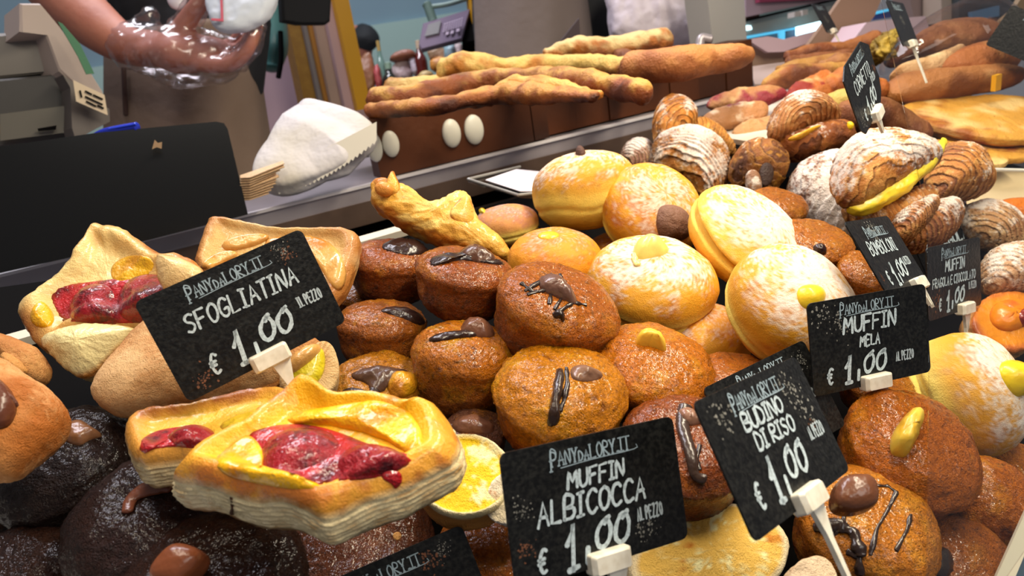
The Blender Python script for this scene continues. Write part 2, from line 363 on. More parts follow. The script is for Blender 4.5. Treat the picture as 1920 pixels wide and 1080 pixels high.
# tall posts of the doorway behind the counter
UP = np.array([0, 0, 1.])
def post(name, px, d, m, n=(0, -1, 0), th=.03): return prism(name, px, d, np.array(n, float), th, m)
M_YEL = mat('yellow_paint', hexc('d79c12'), rough=.45); M_OCH = mat('ochre_paint', hexc('8f6512'), rough=.5, vary=((60, .35, hexc('b0842a')),))
M_PINK = mat('pink_paint', hexc('c4a3a6'), rough=.6); M_GRY = mat('grey_paint', hexc('7d7778'), rough=.5)
M_LILAC = mat('lilac_panel', hexc('c7aab8'), rough=.6)
for i, (px, m) in enumerate([
    ([(618, -40), (646, -40), (706, 250), (680, 250)], M_YEL), ([(596, -40), (618, -40), (680, 250), (657, 250)], M_PINK),
    ([(572, -40), (596, -40), (657, 250), (633, 250)], mat('beige_paint', hexc('b09484'), rough=.6)), ([(560, -40), (572, -40), (633, 250), (622, 250)], mat('orange_paint', hexc('a8701a'), rough=.5)),
    ([(550, -40), (560, -40), (622, 250), (611, 250)], M_GRY), ([(522, -40), (550, -40), (611, 250), (583, 250)], M_OCH)]):
    struct(post('trim_%d' % (i+2), px, 1.9+.01*i, m, th=.03+.01*i))
struct(post('wall_side', [(440, -60), (540, -60), (600, 330), (470, 330)], 2.1, M_LILAC, th=.05))
struct(post('trim_8', [(880, -40), (914, -40), (918, 60), (893, 90)], 1.9, M_YEL))
gp = struct(post('trim_9', [(1320, -60), (1392, -60), (1408, 200), (1350, 200)], 1.32, mat('grey_enamel_post', hexc('a3a2a0'), rough=.5), n=(.15, -1, 0), th=.05))

# ================================================================ counter and case
YF = .945
ct = thing('steel_counter', 'brushed steel counter ledge running behind the pastry case', 'counter', (.6, 1.2, .10))
box('worktop', -1.1, 1.0, YF, 1.18, .100, .120, M_STEEL, ct, .002)
box('lip', -1.1, 1.0, YF-.004, YF+.004, .119, .1225, mat('edge_highlight_steel', hexc('e8e2e4'), rough=.35, metal=.2), ct)  # edge highlight put into the colour, paler than the worktop steel
box('fascia', -1.1, 1.0, YF-.001, YF+.012, .070, .100, mat('fascia_steel', hexc('7a6456'), rough=.35, metal=.6, vary=((16, .4, hexc('4c3c34')),)), ct)
box('apron_panel', -1.1, 1.0, YF+.02, YF+.04, -.9, .07, M_BLACK, ct)
# tilted tray bed, low at the customer's side
BED = dict(z0=.046, gx=-.13, gy=.25, x0=0.0, y0=.40)
def bed(x, y): return BED['z0']+BED['gx']*(x-BED['x0'])+BED['gy']*(y-BED['y0'])
bn = nrm([-BED['gx'], -BED['gy'], 1])
def bedrect(name, x0, x1, y0, y1, m, parent, up=0, th=.003):
    T = [(x, y, bed(x, y)+up) for x, y in ((x0, y0), (x1, y0), (x1, y1), (x0, y1))]; return solid(name, T, bn, th, m, parent)
case = thing('display_case', 'dark sloping display case bed with black and steel tray rims under the pastries', 'display case', (.4, .4, .0))
bedrect('bed', -.45, 1.3, .08, .76, M_BLACK, case, up=-.006, th=.004)
solid('well_back', [(-.6, .90, .062), (-.6, .90, -.3), (1.3, .90, -.3), (1.3, .90, .062)], np.array([0, -1., 0]), .01, mat('dark_steel', hexc('3a3735'), rough=.3, metal=.8, vary=((20, .5, hexc('22201f')),)), case)
M_PAPER = mat('tray_paper', hexc('d9d6d0'), rough=.7)
tp = thing('tray_paper', 'white tray liner printed with red strawberries, seen between dark muffins', 'paper liner', (-.1, .4, .06))
bedrect('sheet', -.30, .02, .30, .462, M_PAPER, tp, up=-.001, th=.0015)
def bedpt(px, py, up=.0006):
    r = ray(px, py); p0 = np.array([BED['x0'], BED['y0'], BED['z0']+up-.001]); return CAM+r*(np.dot(p0-CAM, bn)/np.dot(r, bn))
_a, _b = bedpt(-120, 672, .004), bedpt(762, 424, .004); _t = nrm(np.cross(bn, _b-_a))*.006
solid('tray_rim', [_a-_t, _b-_t, _b+_t, _a+_t], bn, .008, mat('pale_rim', hexc('cfc6b4'), rough=.3), case)
M_RED = mat('red_print', hexc('c2262e'), rough=.6, vary=((700, .5, hexc('7c0f18')),)); M_INK = mat('line_print', hexc('39383c'), rough=.7)
def bedprint(name, px, m): 
    T = np.array([bedpt(*q) for q in smooth_loop(px, 26)]); solid(name, T, bn, .0005, m, tp)
bedprint('printed_strawberry', [(38, 1020), (60, 1003), (88, 1012), (84, 1024), (60, 1030)], M_RED)
bedprint('printed_strawberry', [(76, 1030), (100, 1018), (138, 1030), (130, 1052), (96, 1046)], M_RED)
for l in ([(30, 1022), (44, 990), (74, 975)], [(84, 1030), (110, 1010), (142, 1022)], [(120, 1060), (150, 1040), (165, 1075)], [(130, 1075), (150, 1062), (176, 1066)], [(50, 985), (80, 1000)]):
    H = np.array([bedpt(*q, up=.001) for q in l]); tube('printed_line', H, .0006, M_INK, tp, fl=.3, flatn=bn, ns=6, steps=5)
# clear plastic holder with a white card lying in the case near the back
ch = thing('plastic_card_holder', 'clear plastic holder with blank white card lying behind the doughnuts', 'card holder', D(955, 338, .80))
M_CLR = glassy('clear_plastic', (.9, .92, .92), add=.06)
prism('sleeve', [(878, 336), (975, 313), (1040, 330), (1010, 366), (975, 364)], .80, V(.02, .96, .35), .004, M_CLR, ch)
prism('card', [(910, 337), (968, 317), (1020, 322), (1005, 358), (975, 358)], .797, V(.02, .96, .35), .0008, mat('white_card', hexc('e6dde4'), rough=.6), ch)
for a, b in (((878, 336), (975, 313)), ((878, 336), (972, 366)), ((972, 366), (1010, 362))):
    cc = D(955, 338, .80); tube('edge', [on_plane(*a, cc, V(.02, .96, .35)), on_plane(*b, cc, V(.02, .96, .35))], .0018, mat('grey_edge', hexc('8d8a86'), rough=.25), ch, ns=8)

# ================================================================ behind the counter
# wooden crate of the long breads: long side board, end board, feet studs
M_WOOD = mat('dark_wood', rough=.45, bump=((60, .0008),), spec=.4)
def woodcol(P, *a):
    g = fbm(P*np.array([3, 60, 60]), 3)+.5*fbm(P*np.array([8, 220, 220]), 7, 2); return mix(hexc('50280f'), hexc('241007'), sm(-.3, .5, g))
cr = thing('wooden_crate', 'dark brown wooden crate with white oval studs under the long breads', 'crate', (.55, 1.05, .12))
ZC = .123
def wbox(name, x0, x1, y0, y1, z0, z1, par, nx=60):
    xs = np.linspace(x0, x1, nx); G = np.array([[(x, y0, z0), (x, y1, z0), (x, y1, z1), (x, y0, z1)] for x in xs]); P, f = ringmesh(G, G[0].mean(0), G[-1].mean(0)); f, _ = orient_out(P, f)
    return mesh(name, P, f, M_WOOD, par, woodcol(P), smooth=False)
cx0 = on_plane(700, 265, np.array([0, .955, 0]), np.array([0, 1., 0]))[0]; cx1 = on_plane(995, 215, np.array([0, .955, 0]), np.array([0, 1., 0]))[0]
wbox('front_board', cx0, cx1, .955, .985, ZC, ZC+.078, cr)
for k in range(4): wbox('end_block', cx1-.0+.003+k*.0, cx1+.028, .957+.04*k, .995+.04*k, ZC, ZC+.078, cr, 6)
wbox('top_board', cx0, cx1-.005, .99, 1.12, ZC+.066, ZC+.078, cr, 30)
xb = cx1+.03
for k in range(7): wbox('side_plank', xb+k*.062, xb+.0605+k*.062, .975+.002*(k % 2), 1.12, ZC, ZC+.079-.001*(k % 3), cr, 12)
for (x, y, rx, ry) in ((702, 276, 13, 27), (733, 270, 14, 24), (847, 250, 16, 26), (889, 243, 17, 27)):
    c = on_plane(x, y, np.array([0, .953, 0]), np.array([0, 1., 0])); k = np.linalg.norm(c-CAM)/F
    ph = np.linspace(0, 2*math.pi, 28, endpoint=False); G = np.array([[c+np.array([math.cos(p)*rx*k*r*1.12, -.006*math.sqrt(1-r*r*.98), math.sin(p)*ry*k*r]) for p in ph] for r in (.2, .5, .75, .9, 1)])
    P, f = ringmesh(np.concatenate([G, G[-1:]+np.array([0, .004, 0])]), c+np.array([0, -.006, 0]), c+np.array([0, .004, 0])); f, _ = orient_out(P, f)
    mesh('oval_stud', P, f, mat('ivory_stud', hexc('d9d6c8'), rough=.35), cr)
# long breads
G1 = 'long loaves piled on the wooden crate'
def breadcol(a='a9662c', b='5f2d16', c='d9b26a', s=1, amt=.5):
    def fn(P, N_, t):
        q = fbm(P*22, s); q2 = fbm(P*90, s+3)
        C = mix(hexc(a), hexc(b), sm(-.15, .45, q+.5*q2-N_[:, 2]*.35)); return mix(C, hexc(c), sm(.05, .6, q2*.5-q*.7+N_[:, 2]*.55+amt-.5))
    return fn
ZCR = .202
def bread(label, pts, d, r, s, a='a9662c', b='5f2d16', c='d9b26a', amt=.5, name='long_bread', cat='bread', fl=.8, group=None, lump=.006, parent=None, ls=26):
    dd = d if isinstance(d, (list, tuple)) else [d]*len(pts)
    if group == G1:
        dd = [min(z, (CAM[2]-ZCR)/max(1e-3, -ray(x, y)[2]+q/F*.95)) for (x, y), z, q in zip(pts, dd, r)]
    W_ = [D(x, y, z) for (x, y), z in zip(pts, dd)]; R_ = [q*z/F*1.28 for q, z in zip(r, dd)]
    o = tube(name, W_, R_, M_BREAD, parent, fl=min(1, fl*1.25), flatn=(0, 0, 1), lump=lump, ls=ls, seed=s, ns=40, steps=14, colfn=breadcol(a, b, c, s, amt), endr=.8)
    if parent is None: tag(o.o, label, cat, group)
    return o
G1 = 'long loaves piled on the wooden crate'
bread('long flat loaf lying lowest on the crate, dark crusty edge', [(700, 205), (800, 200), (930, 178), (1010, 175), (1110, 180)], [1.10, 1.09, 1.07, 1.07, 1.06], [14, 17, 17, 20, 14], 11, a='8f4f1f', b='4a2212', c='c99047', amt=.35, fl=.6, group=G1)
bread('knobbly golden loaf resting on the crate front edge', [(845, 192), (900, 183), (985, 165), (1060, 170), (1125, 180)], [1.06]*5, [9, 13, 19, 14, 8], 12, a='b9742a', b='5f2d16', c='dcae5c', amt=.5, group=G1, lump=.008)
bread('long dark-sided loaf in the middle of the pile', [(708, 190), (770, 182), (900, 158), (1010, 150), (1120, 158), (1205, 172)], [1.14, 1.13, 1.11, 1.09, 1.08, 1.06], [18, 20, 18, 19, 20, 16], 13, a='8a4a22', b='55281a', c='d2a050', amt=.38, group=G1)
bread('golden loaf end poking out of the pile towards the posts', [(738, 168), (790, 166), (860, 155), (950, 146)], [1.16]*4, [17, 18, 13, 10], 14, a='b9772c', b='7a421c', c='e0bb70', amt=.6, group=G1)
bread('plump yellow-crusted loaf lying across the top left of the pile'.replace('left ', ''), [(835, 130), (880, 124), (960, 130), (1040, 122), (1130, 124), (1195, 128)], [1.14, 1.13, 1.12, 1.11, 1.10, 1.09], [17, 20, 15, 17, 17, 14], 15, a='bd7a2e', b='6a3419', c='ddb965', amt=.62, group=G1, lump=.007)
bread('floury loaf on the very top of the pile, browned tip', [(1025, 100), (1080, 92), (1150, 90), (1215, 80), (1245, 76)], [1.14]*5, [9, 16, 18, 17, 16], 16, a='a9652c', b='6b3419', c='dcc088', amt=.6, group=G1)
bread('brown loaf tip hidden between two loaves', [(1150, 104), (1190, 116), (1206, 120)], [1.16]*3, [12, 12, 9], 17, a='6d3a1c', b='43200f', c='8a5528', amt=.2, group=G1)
bread('brown torpedo loaf lying alone beyond the pile by the grey post', [(1190, 128), (1260, 122), (1330, 112), (1380, 108), (1398, 104)], [1.22]*5, [24, 26, 22, 18, 13], 18, a='9a5c30', b='6f3c20', c='bd8048', amt=.5, fl=.9, group=G1, lump=.003)

# black flat monitor (customer display) in front of the counter
mn = thing('black_display', 'wide black glossy flat display turned sideways, standing before the counter', 'display', D(220, 400, .80))
sl = [(-60, 290), (0, 275), (180, 249), (405, 228), (420, 231), (427, 242), (465, 402), (278, 450), (0, 512), (-60, 526)]
MN = nrm([-.0, -.98, .20])
prism('housing', sl, .80, MN, .012, mat('black_gloss', hexc('0b0b0a'), rough=.2, spec=.5), mn)
prism('screen', [(-60, 300), (0, 284), (180, 259), (404, 237), (414, 243), (452, 396), (278, 438), (0, 498), (-60, 512)], .798, MN, .0006, mat('dark_screen', hexc('2a2720'), rough=.14, spec=.6), mn)
prism('sticker', [(285, 280), (290, 262), (296, 268), (304, 266), (303, 279), (294, 276)], .797, MN, .0004, mat('gold_sticker', hexc('8d6f4e'), rough=.5), mn)
# receipt printer
pr = thing('receipt_printer', 'pale grey receipt printer with green stripe and white rating label', 'printer', D(90, 200, 1.0))
M_PG = mat('grey_plastic', hexc('6f6a64'), rough=.5); M_PD = mat('dark_grey_plastic', hexc('3f3d3b'), rough=.5); M_PL = mat('light_grey_plastic', hexc('a8988f'), rough=.45)
PN = nrm([.05, -1, .05])
prism('front_body', [(-60, 150), (0, 148), (118, 138), (135, 160), (142, 262), (0, 276), (-60, 280)], .97, PN, .10, M_PD, pr, bev=.003)
prism('upper_cover', [(-60, 66), (0, 62), (85, 56), (112, 134), (0, 147), (-60, 152)], .965, PN, .10, M_PG, pr, bev=.004)
prism('slot_panel', [(0, 214), (140, 196), (144, 246), (0, 264)], .963, PN, .004, mat('warm_grey_plastic', hexc('5f5b52'), rough=.5), pr)
prism('paper_slot', [(70, 241), (106, 235), (105, 243), (72, 246)], .961, PN, .003, M_BLACK, pr)
prism('status_lamp', [(0, 236), (6, 235), (7, 250), (0, 252)], .958, PN, .004, mat('amber_lamp', hexc('ffb400'), emit=3), pr)
prism('side_cover', [(38, 5), (75, 5), (110, 45), (150, 100), (195, 175), (205, 222), (130, 148), (112, 132), (86, 62), (38, 58)], .975, nrm([.5, -.8, .2]), .05, M_PL, pr, bev=.003)
prism('lower_side', [(118, 140), (205, 205), (206, 228), (142, 262), (135, 240), (132, 165)], .972, nrm([.4, -.9, .1]), .03, mat('mid_grey_plastic', hexc('57504c'), rough=.5), pr)
prism('green_stripe', [(108, 40), (117, 44), (150, 82), (177, 138), (162, 139), (146, 105)], .955, nrm([.5, -.8, .2]), .001, mat('green_print', hexc('2f6a4a'), rough=.5), pr)
prism('white_label', [(137, 150), (196, 178), (202, 216), (143, 190)], .955, nrm([.4, -.9, .1]), .001, mat('label_paper', hexc('c9b79c'), rough=.6), pr)
pn_ = nrm([.4, -.9, .1])
for (x0, y0, x1, y1) in ((160, 171, 172, 177), (175, 178, 192, 186), (160, 181, 192, 196), (162, 190, 180, 199), (183, 198, 194, 203), (150, 170, 153, 182)):
    cc = D(170, 183, .953); tube('label_print', [on_plane(x0, y0, cc, pn_), on_plane(x1, y1, cc, pn_)], .0012, M_BLACK, pr, fl=.3, flatn=pn_, ns=6, steps=2)
# blue pen
pen = thing('blue_pen', 'blue plastic pen lying across the top edge of the black display', 'pen', D(215, 243, .86))
tube('barrel', [D(168, 256, .822), D(200, 248, .818), D(256, 238, .812)], [.0015, .005, .0055], mat('blue_plastic', hexc('1d2fae'), rough=.25), pen, ns=14)
tube('cap_clip', [D(205, 242, .812), D(254, 233, .806)], .0015, mat('blue_clip', hexc('2b45d8'), rough=.25), pen, ns=8)
# paper bag and wooden napkin stack
def crumple(P, X, Y, Z, sz): 
    v = P*np.array([16, 16, 16]); k = np.abs((v@np.array([.8, .1, .6])+.7*noise(v*.6, 3)) % 1-.5); k2 = np.abs((v@np.array([.3, -.5, .8])*.8+.6*noise(v*.5+9, 4)) % 1-.5)
    return .020*k*k2+.006*k-.006
bagc = mix(hexc('dcd8dc'), hexc('c9c6bd'), 0)
BG = outline('white_paper_bag', [(470, 330), (480, 290), (510, 245), (528, 228), (560, 192), (585, 187), (640, 205), (700, 232), (711, 255), (700, 285), (640, 325), (590, 345), (520, 362), (480, 345)], .93, V(.0, .55, .83), pillow_prof(.024, .03, e=.28), mat('white_paper', rough=.65, bump=((30, .004),)), colfn=lambda P, *a: mix(hexc('cac6ca'), hexc('bdb6aa'), sm(-.2, .5, fbm(P*12, 3))), ridge=crumple, seed=3, ns=220)
tag(BG.o, 'crumpled white paper bag with zigzag cut edge lying on the steel ledge', 'paper bag')
teeth = []
e0 = D(520, 360, .895); e1 = D(706, 262, .905); nt_ = 46
Pz = []; 
for k in range(nt_+1):
    t = k/nt_; q = e0+(e1-e0)*t; zig = .0035*(k % 2); sag = .010*math.sin(t*math.pi)
    Pz.append((q+CU*(.022), q-CU*(zig+sag)))
Pn = np.array([p for ab in Pz for p in ab]); Pb = Pn+CF*.0006; k2 = len(Pn)
fz = [[2*i, 2*i+1, 2*i+3, 2*i+2] for i in range(nt_)]+[[k2+2*i+2, k2+2*i+3, k2+2*i+1, k2+2*i] for i in range(nt_)]
mesh('serrated_edge', Pn.tolist()+Pb.tolist(), fz, mat('bag_edge_paper', hexc('d5cfc2'), rough=.7), BG.o, smooth=False)
ns_ = thing('wooden_spatula_stack', 'fanned stack of thin pale wooden sticks beside the white paper bag', 'wooden sticks', D(490, 350, .86))
for k in range(10):
    y = 371-k*4.6; x1 = 500+k*3.2+rnd.uniform(-5, 5); s_ = 14+k*1.6; prism('stick', [(450, y-1), (x1, y-s_), (x1+3, y-s_+5), (468, y+3), (450, y+4)], .872-.0012*k, V(-.1, .75, .65), .0012, mat('pale_wood', hexc('d2b088'), rough=.6, vary=((300, .4, hexc('b08a60')),)), ns_)
# ================================================================ pastries: shared bits
def puffcol(cen='f3c24a', rim='dd9a3c', edge='a85c22', side='e6cf9c', s=1, cr=.72, under='b5793a'):
    def fn(P, X, Y, R_, Z, N_):
        q = fbm(P*60, s); q2 = fbm(P*240, s+3, 2); top = sm(-.006, -.0015, Z)*(R_ <= 1.001)
        lay = np.sin(Z*2*math.pi/.0021+3*q+noise(P*np.array([90, 90, 90]), s))
        C = mix(hexc(side), hexc('c99a5a'), sm(.2, 1.3, lay*.5+q2+q*.8)); zmin = Z.min()
        C = mix(C, hexc(under), sm(.75, 1.05, Z/zmin+q*.25))
        T = mix(hexc(rim), hexc(edge), sm(.0, .45, q+q2*.4)); T = mix(T, hexc(cen), sm(cr+.12, cr-.05, R_+q*.12))
        g = top*.8
        return np.concatenate([mix(C, T, top), g[:, None]], 1)
    return fn
def puffridge(s=1, a=.0006):
    def fn(P, X, Y, Z, sz):
        side = sm(-.0015, -.004, Z)*sm(Z.min()+.0005, Z.min()+.003, Z)
        return side*a*(np.sin(Z*2*math.pi/.0021+5*fbm(P*45, s))+fbm(P*np.array([160, 160, 700]), s+2, 2)*1.6)
    return fn
JAM = lambda s: (lambda P: mix(hexc('b00c16'), hexc('5a0610'), sm(-.1, .5, fbm(P*110, s)+.5*fbm(P*420, s+1, 2))))
BERRY = lambda s: (lambda P: mix(hexc('98101c'), hexc('48060f'), sm(-.1, .6, fbm(P*90, s)+.7*fbm(P*600, s+1, 2))))
CUST = lambda s, a='fcbc0c', b='e08a0c': (lambda P: mix(hexc(a), hexc(b), sm(0, .55, fbm(P*90, s))))
def jam(name, body, px, th, par, s=1, col=None, m=None, **k): return patch(name, body, px, th, m or M_JAM, par, (col or JAM)(s), seed=s, **k)

# ---------------------------------------------------------------- big strawberry puff pastry
S1 = thing('strawberry_puff_pastry', 'large strawberry custard puff pastry with tall layered sides, in front', 'pastry', D(590, 1000, .31))
def h1(x, y, r, z):
    t = (r <= 1.0)
    return np.where(r < 1.001, .0065*np.exp(-((r-.84)/.11)**2)-.003*np.exp(-(r/.5)**2), 0)+.010*sm(.35, 1.0, y)*r*(z > -.004)+.004*noise(np.stack([x*3, y*3, 0*x], -1), 4)*r
B1 = outline('layered_base', [(316, 874), (322, 868), (345, 850), (400, 822), (455, 800), (500, 760), (545, 733), (580, 724), (630, 748), (690, 745), (745, 752), (785, 772), (825, 765), (848, 785), (858, 815), (852, 848), (800, 873), (740, 900), (660, 928), (604, 950), (594, 950), (540, 937), (440, 912), (360, 893)],
    .305, V(-.08, .885, .46), slab_prof(.0215, .004, nside=22, bulge=.03), M_PUFF, S1, puffcol('f6b414', 'eba436', 'c8742a', 'f0dcaa', 2, .80), hfn=h1, lump=.0011, fine=.00012, ridge=puffridge(3, .0004), ns=280, seed=2, it=1)
jam('custard', B1, [(395, 865), (430, 830), (470, 805), (500, 850), (490, 885), (560, 906), (620, 912), (560, 922), (470, 906), (415, 893)], .003, S1, 3, CUST, M_GLZ)
jam('custard', B1, [(520, 795), (560, 770), (610, 765), (660, 752), (700, 748), (750, 760), (785, 785), (798, 835), (775, 855), (740, 835), (690, 812), (600, 795)], .004, S1, 5, CUST, M_GLZ, lump=.001)
jam('jam', B1, [(450, 815), (500, 795), (570, 790), (640, 808), (690, 830), (745, 845), (782, 852), (778, 872), (735, 893), (690, 902), (620, 905), (560, 912), (500, 900), (470, 880), (480, 850)], .003, S1, 7, ns=60)
jam('strawberry', B1, [(480, 850), (505, 815), (560, 800), (615, 806), (655, 830), (655, 860), (610, 888), (545, 900), (490, 892)], .0075, S1, 8, BERRY, p=2.2, lump=.0006, ls=500)
jam('strawberry', B1, [(612, 872), (650, 842), (700, 832), (745, 842), (772, 858), (765, 878), (715, 893), (640, 903)], .0065, S1, 9, BERRY, p=2.2, lump=.0006, ls=500)
jam('jam_drip', B1, [(706, 876), (752, 880), (758, 904), (742, 922), (734, 908), (716, 900)], .001, S1, 10)
drizzle('burnt_drip', B1, [(434, 935), (436, 952), (433, 968)], .0007, S1, '4a2a18', M_MCHOC)
# ---------------------------------------------------------------- second one behind it
S2 = thing('strawberry_puff_pastry', 'smaller glazed puff pastry with dark strawberry, tucked behind the large layered one', 'pastry', D(380, 850, .35))
B2 = outline('layered_base', [(228, 792), (262, 778), (330, 772), (400, 758), (470, 742), (530, 730), (560, 735), (560, 800), (500, 830), (430, 850), (360, 856), (300, 862), (258, 868), (236, 836)], .352, V(-.1, .90, .42), slab_prof(.019, .004, nside=18), M_PUFF, S2,
    puffcol('e8b43a', 'dc9a3e', 'a8642a', 'e2cb98', 12, .7), hfn=lambda x, y, r, z: .005*np.exp(-((r-.85)/.11)**2)*(r < 1.001), lump=.0012, fine=.0004, ridge=puffridge(13), ns=200, seed=12)
jam('custard', B2, [(400, 800), (450, 775), (520, 765), (548, 772), (500, 800), (430, 812)], .003, S2, 13, lambda s: CUST(s, 'd6b424', 'b8861a'), M_GLZ)
jam('jam', B2, [(254, 832), (275, 812), (320, 800), (390, 795), (415, 820), (395, 842), (330, 838), (285, 842), (262, 858)], .002, S2, 15)
jam('strawberry', B2, [(300, 826), (340, 803), (385, 797), (408, 812), (402, 832), (370, 843), (325, 838)], .006, S2, 16, BERRY, p=2.2)
# ---------------------------------------------------------------- folded strawberry star pastry at the back
S3 = thing('strawberry_star_pastry', 'star-folded strawberry pastry with peaked pale corners beside the black display', 'pastry', D(190, 680, .46))
PALE = lambda s, a='dfb066', b='b4702c', c='eed08a': (lambda P, X, Y, R_, Z, N_: np.concatenate([mix(mix(hexc(a), hexc(b), sm(-.0, .5, fbm(P*40, s)+.6*sm(.7, 1.0, R_)-.2)), hexc(c), sm(.0, .6, fbm(P*26, s+4)))]+[(.5+0*R_)[:, None]], 1))
B3 = outline('back_fold', [(27, 578), (70, 540), (125, 500), (155, 455), (170, 414), (183, 412), (196, 424), (215, 422), (250, 440), (292, 470), (312, 478), (352, 486), (378, 500), (372, 545), (330, 590), (270, 612), (180, 618), (110, 628), (80, 650), (60, 640), (40, 612)], .47, V(-.05, .58, .81), slab_prof(.016, .004), M_PUFF, S3, PALE(21), hfn=lambda x, y, r, z: (.007*np.exp(-((r-.8)/.16)**2)*(r < 1.001)+.006*noise(np.stack([x*2.5, y*2.5, 0*x], -1), 6)*r), lump=.002, fine=.0003, ns=220, seed=21, it=1)
jam('custard', B3, [(200, 500), (240, 475), (290, 480), (290, 510), (250, 530), (215, 540)], .002, S3, 22, lambda s: CUST(s, 'e3ac1c', 'c98a1e'), M_GLZ)
jam('jam', B3, [(88, 545), (130, 530), (200, 522), (280, 510), (330, 530), (330, 590), (260, 612), (130, 608), (100, 590)], .002, S3, 23)
jam('strawberry', B3, [(125, 600), (130, 565), (155, 538), (190, 528), (218, 540), (226, 575), (218, 606), (165, 608)], .010, S3, 24, BERRY, p=2.2)
jam('strawberry', B3, [(222, 606), (218, 560), (235, 525), (275, 510), (315, 518), (320, 570), (300, 608)], .010, S3, 25, BERRY, p=2.2)
jam('custard', B3, [(52, 600), (62, 570), (80, 560), (105, 590), (100, 612), (72, 618)], .003, S3, 26, lambda s: CUST(s, 'e8ae10', 'b9701a'), M_GLZ)
outline('folded_corner', [(72, 640), (95, 620), (150, 606), (200, 606), (258, 612), (246, 630), (210, 668), (178, 700), (150, 712), (122, 694), (96, 672)], .435, V(-.05, .35, .93), slab_prof(.024, .003), M_PUFF, S3, puffcol('e6d79c', 'dca444', 'b9742a', 'd9c48c', 27, .93), hfn=lambda x, y, r, z: .010*(1-r*r)*(r < 1.001), lump=.0012, fine=.0005, ns=140, it=1)
outline('folded_corner', [(288, 475), (312, 478), (352, 485), (390, 510), (380, 540), (330, 548), (294, 538)], .44, V(.1, .5, .86), slab_prof(.012, .003), M_PUFF, S3, PALE(28, 'e2bd80', 'c48a44'), hfn=lambda x, y, r, z: .008*(1-r*r)*(r < 1.001), lump=.001, ns=90, it=1)
# ---------------------------------------------------------------- apple puff pastry
S4 = thing('apple_puff_pastry', 'pale puff pastry topped with glazed apple slices, standing behind the first price card', 'pastry', D(520, 560, .50))
B4 = outline('base', [(360, 492), (372, 460), (388, 407), (400, 405), (450, 415), (520, 428), (600, 428), (662, 430), (676, 445), (668, 490), (648, 540), (636, 556), (600, 600), (480, 600), (400, 540)], .505, V(.0, .52, .85), slab_prof(.014, .003), M_PUFF, S4, PALE(31, 'd9ac66', 'b87a3c', 'e9d09a'), hfn=lambda x, y, r, z: (.005*np.exp(-((r-.88)/.09)**2)*(r < 1.001)), lump=.0012, fine=.0003, ns=180, it=1, seed=31)
APP = lambda s: (lambda P: mix(hexc('d9a456'), hexc('c07a2c'), sm(.0, .5, fbm(P*50, s))))
M_APP = mat('glazed_apple', rough=.25, coat=.5, bump=((200, .0008),), sss=.1)
for i, px in enumerate([[(540, 440), (590, 440), (630, 460), (652, 500), (650, 540), (630, 552), (600, 500)], [(412, 455), (460, 440), (510, 438), (500, 455), (440, 472), (418, 470)], [(372, 500), (400, 478), (440, 468), (450, 480), (410, 500), (380, 508)], [(480, 450), (540, 438), (600, 480), (600, 540), (540, 520)]]):
    jam('apple_slice', B4, px, .0032, S4, 32+i, APP, M_APP, p=8)
# ---------------------------------------------------------------- big turnover under the first card
SUG = lambda s, a='c9925a', b='a8682e', c='e0b884': (lambda P, X, Y, R_, Z, N_: np.concatenate([mix(mix(hexc(a), hexc(b), sm(.0, .5, fbm(P*30, s)+.5*sm(.75, 1, R_)-.15)), hexc(c), sm(-.1, .6, fbm(P*26, s+4)+.3*fbm(P*700, s, 2)))]+[(0*R_)[:, None]], 1))
T1 = outline('sugared_turnover', [(168, 745), (180, 712), (215, 672), (262, 615), (300, 600), (420, 600), (520, 620), (600, 640), (612, 662), (560, 705), (500, 730), (440, 752), (360, 768), (280, 775), (210, 778)], .425, V(.12, .66, .74), pillow_prof(.022, .02, e=.45), M_SUGAR, colfn=SUG(41), lump=.0015, fine=.0003, ns=200, seed=41)
tag(T1.o, 'big pale brown sugared turnover with plump rounded corner, beneath the first price card', 'turnover')
T1b = patch('crimped_edge', T1, [(400, 760), (470, 735), (540, 705), (600, 655), (612, 662), (560, 712), (480, 745), (420, 765)], .003, M_SUGAR, T1.o, lambda P: mix(hexc('b97a30'), hexc('8a5420'), sm(-.2, .4, fbm(P*150, 3))), lump=.001, ls=300)
# left turnovers
T2 = outline('chocolate_turnover', [(-60, 640), (0, 682), (40, 700), (90, 735), (125, 765), (131, 785), (112, 815), (80, 850), (30, 890), (0, 900), (-60, 900)], .36, V(.05, .7, .71), pillow_prof(.024, .02, e=.42), M_SUGAR, colfn=SUG(45, 'd08c4c', 'b06420', 'e2ad72'), lump=.0016, fine=.0004, ns=160, seed=45)
tag(T2.o, 'sugared orange-brown turnover with chocolate oozing out, nearest the star pastry', 'turnover')
patch('chocolate_filling', T2, [(-30, 700), (0, 705), (38, 752), (24, 800), (-6, 810), (-30, 800)], .006, M_CHOC, T2.o, hexc('5f3524'))
patch('chocolate_lip', T2, [(-10, 718), (10, 728), (40, 758), (30, 768), (8, 745), (-10, 738)], .004, M_MCHOC, T2.o, hexc('6d4638'))
T3 = outline('plain_turnover', [(-40, 640), (0, 630), (45, 640), (80, 660), (92, 685), (80, 712), (60, 720), (0, 690), (-40, 670)], .43, V(-.1, .6, .79), pillow_prof(.018, .018, e=.5), M_SUGAR, colfn=SUG(47, 'b8783c', '8c4f22', 'cf9a5c'), lump=.0014, ns=120, seed=47)
tag(T3.o, 'small brown turnover wedged between star pastry and chocolate turnover', 'turnover')
patch('fold', T3, [(0, 655), (30, 668), (56, 695), (50, 706), (20, 690), (0, 680)], .004, M_SUGAR, T3.o, hexc('cf9450'))
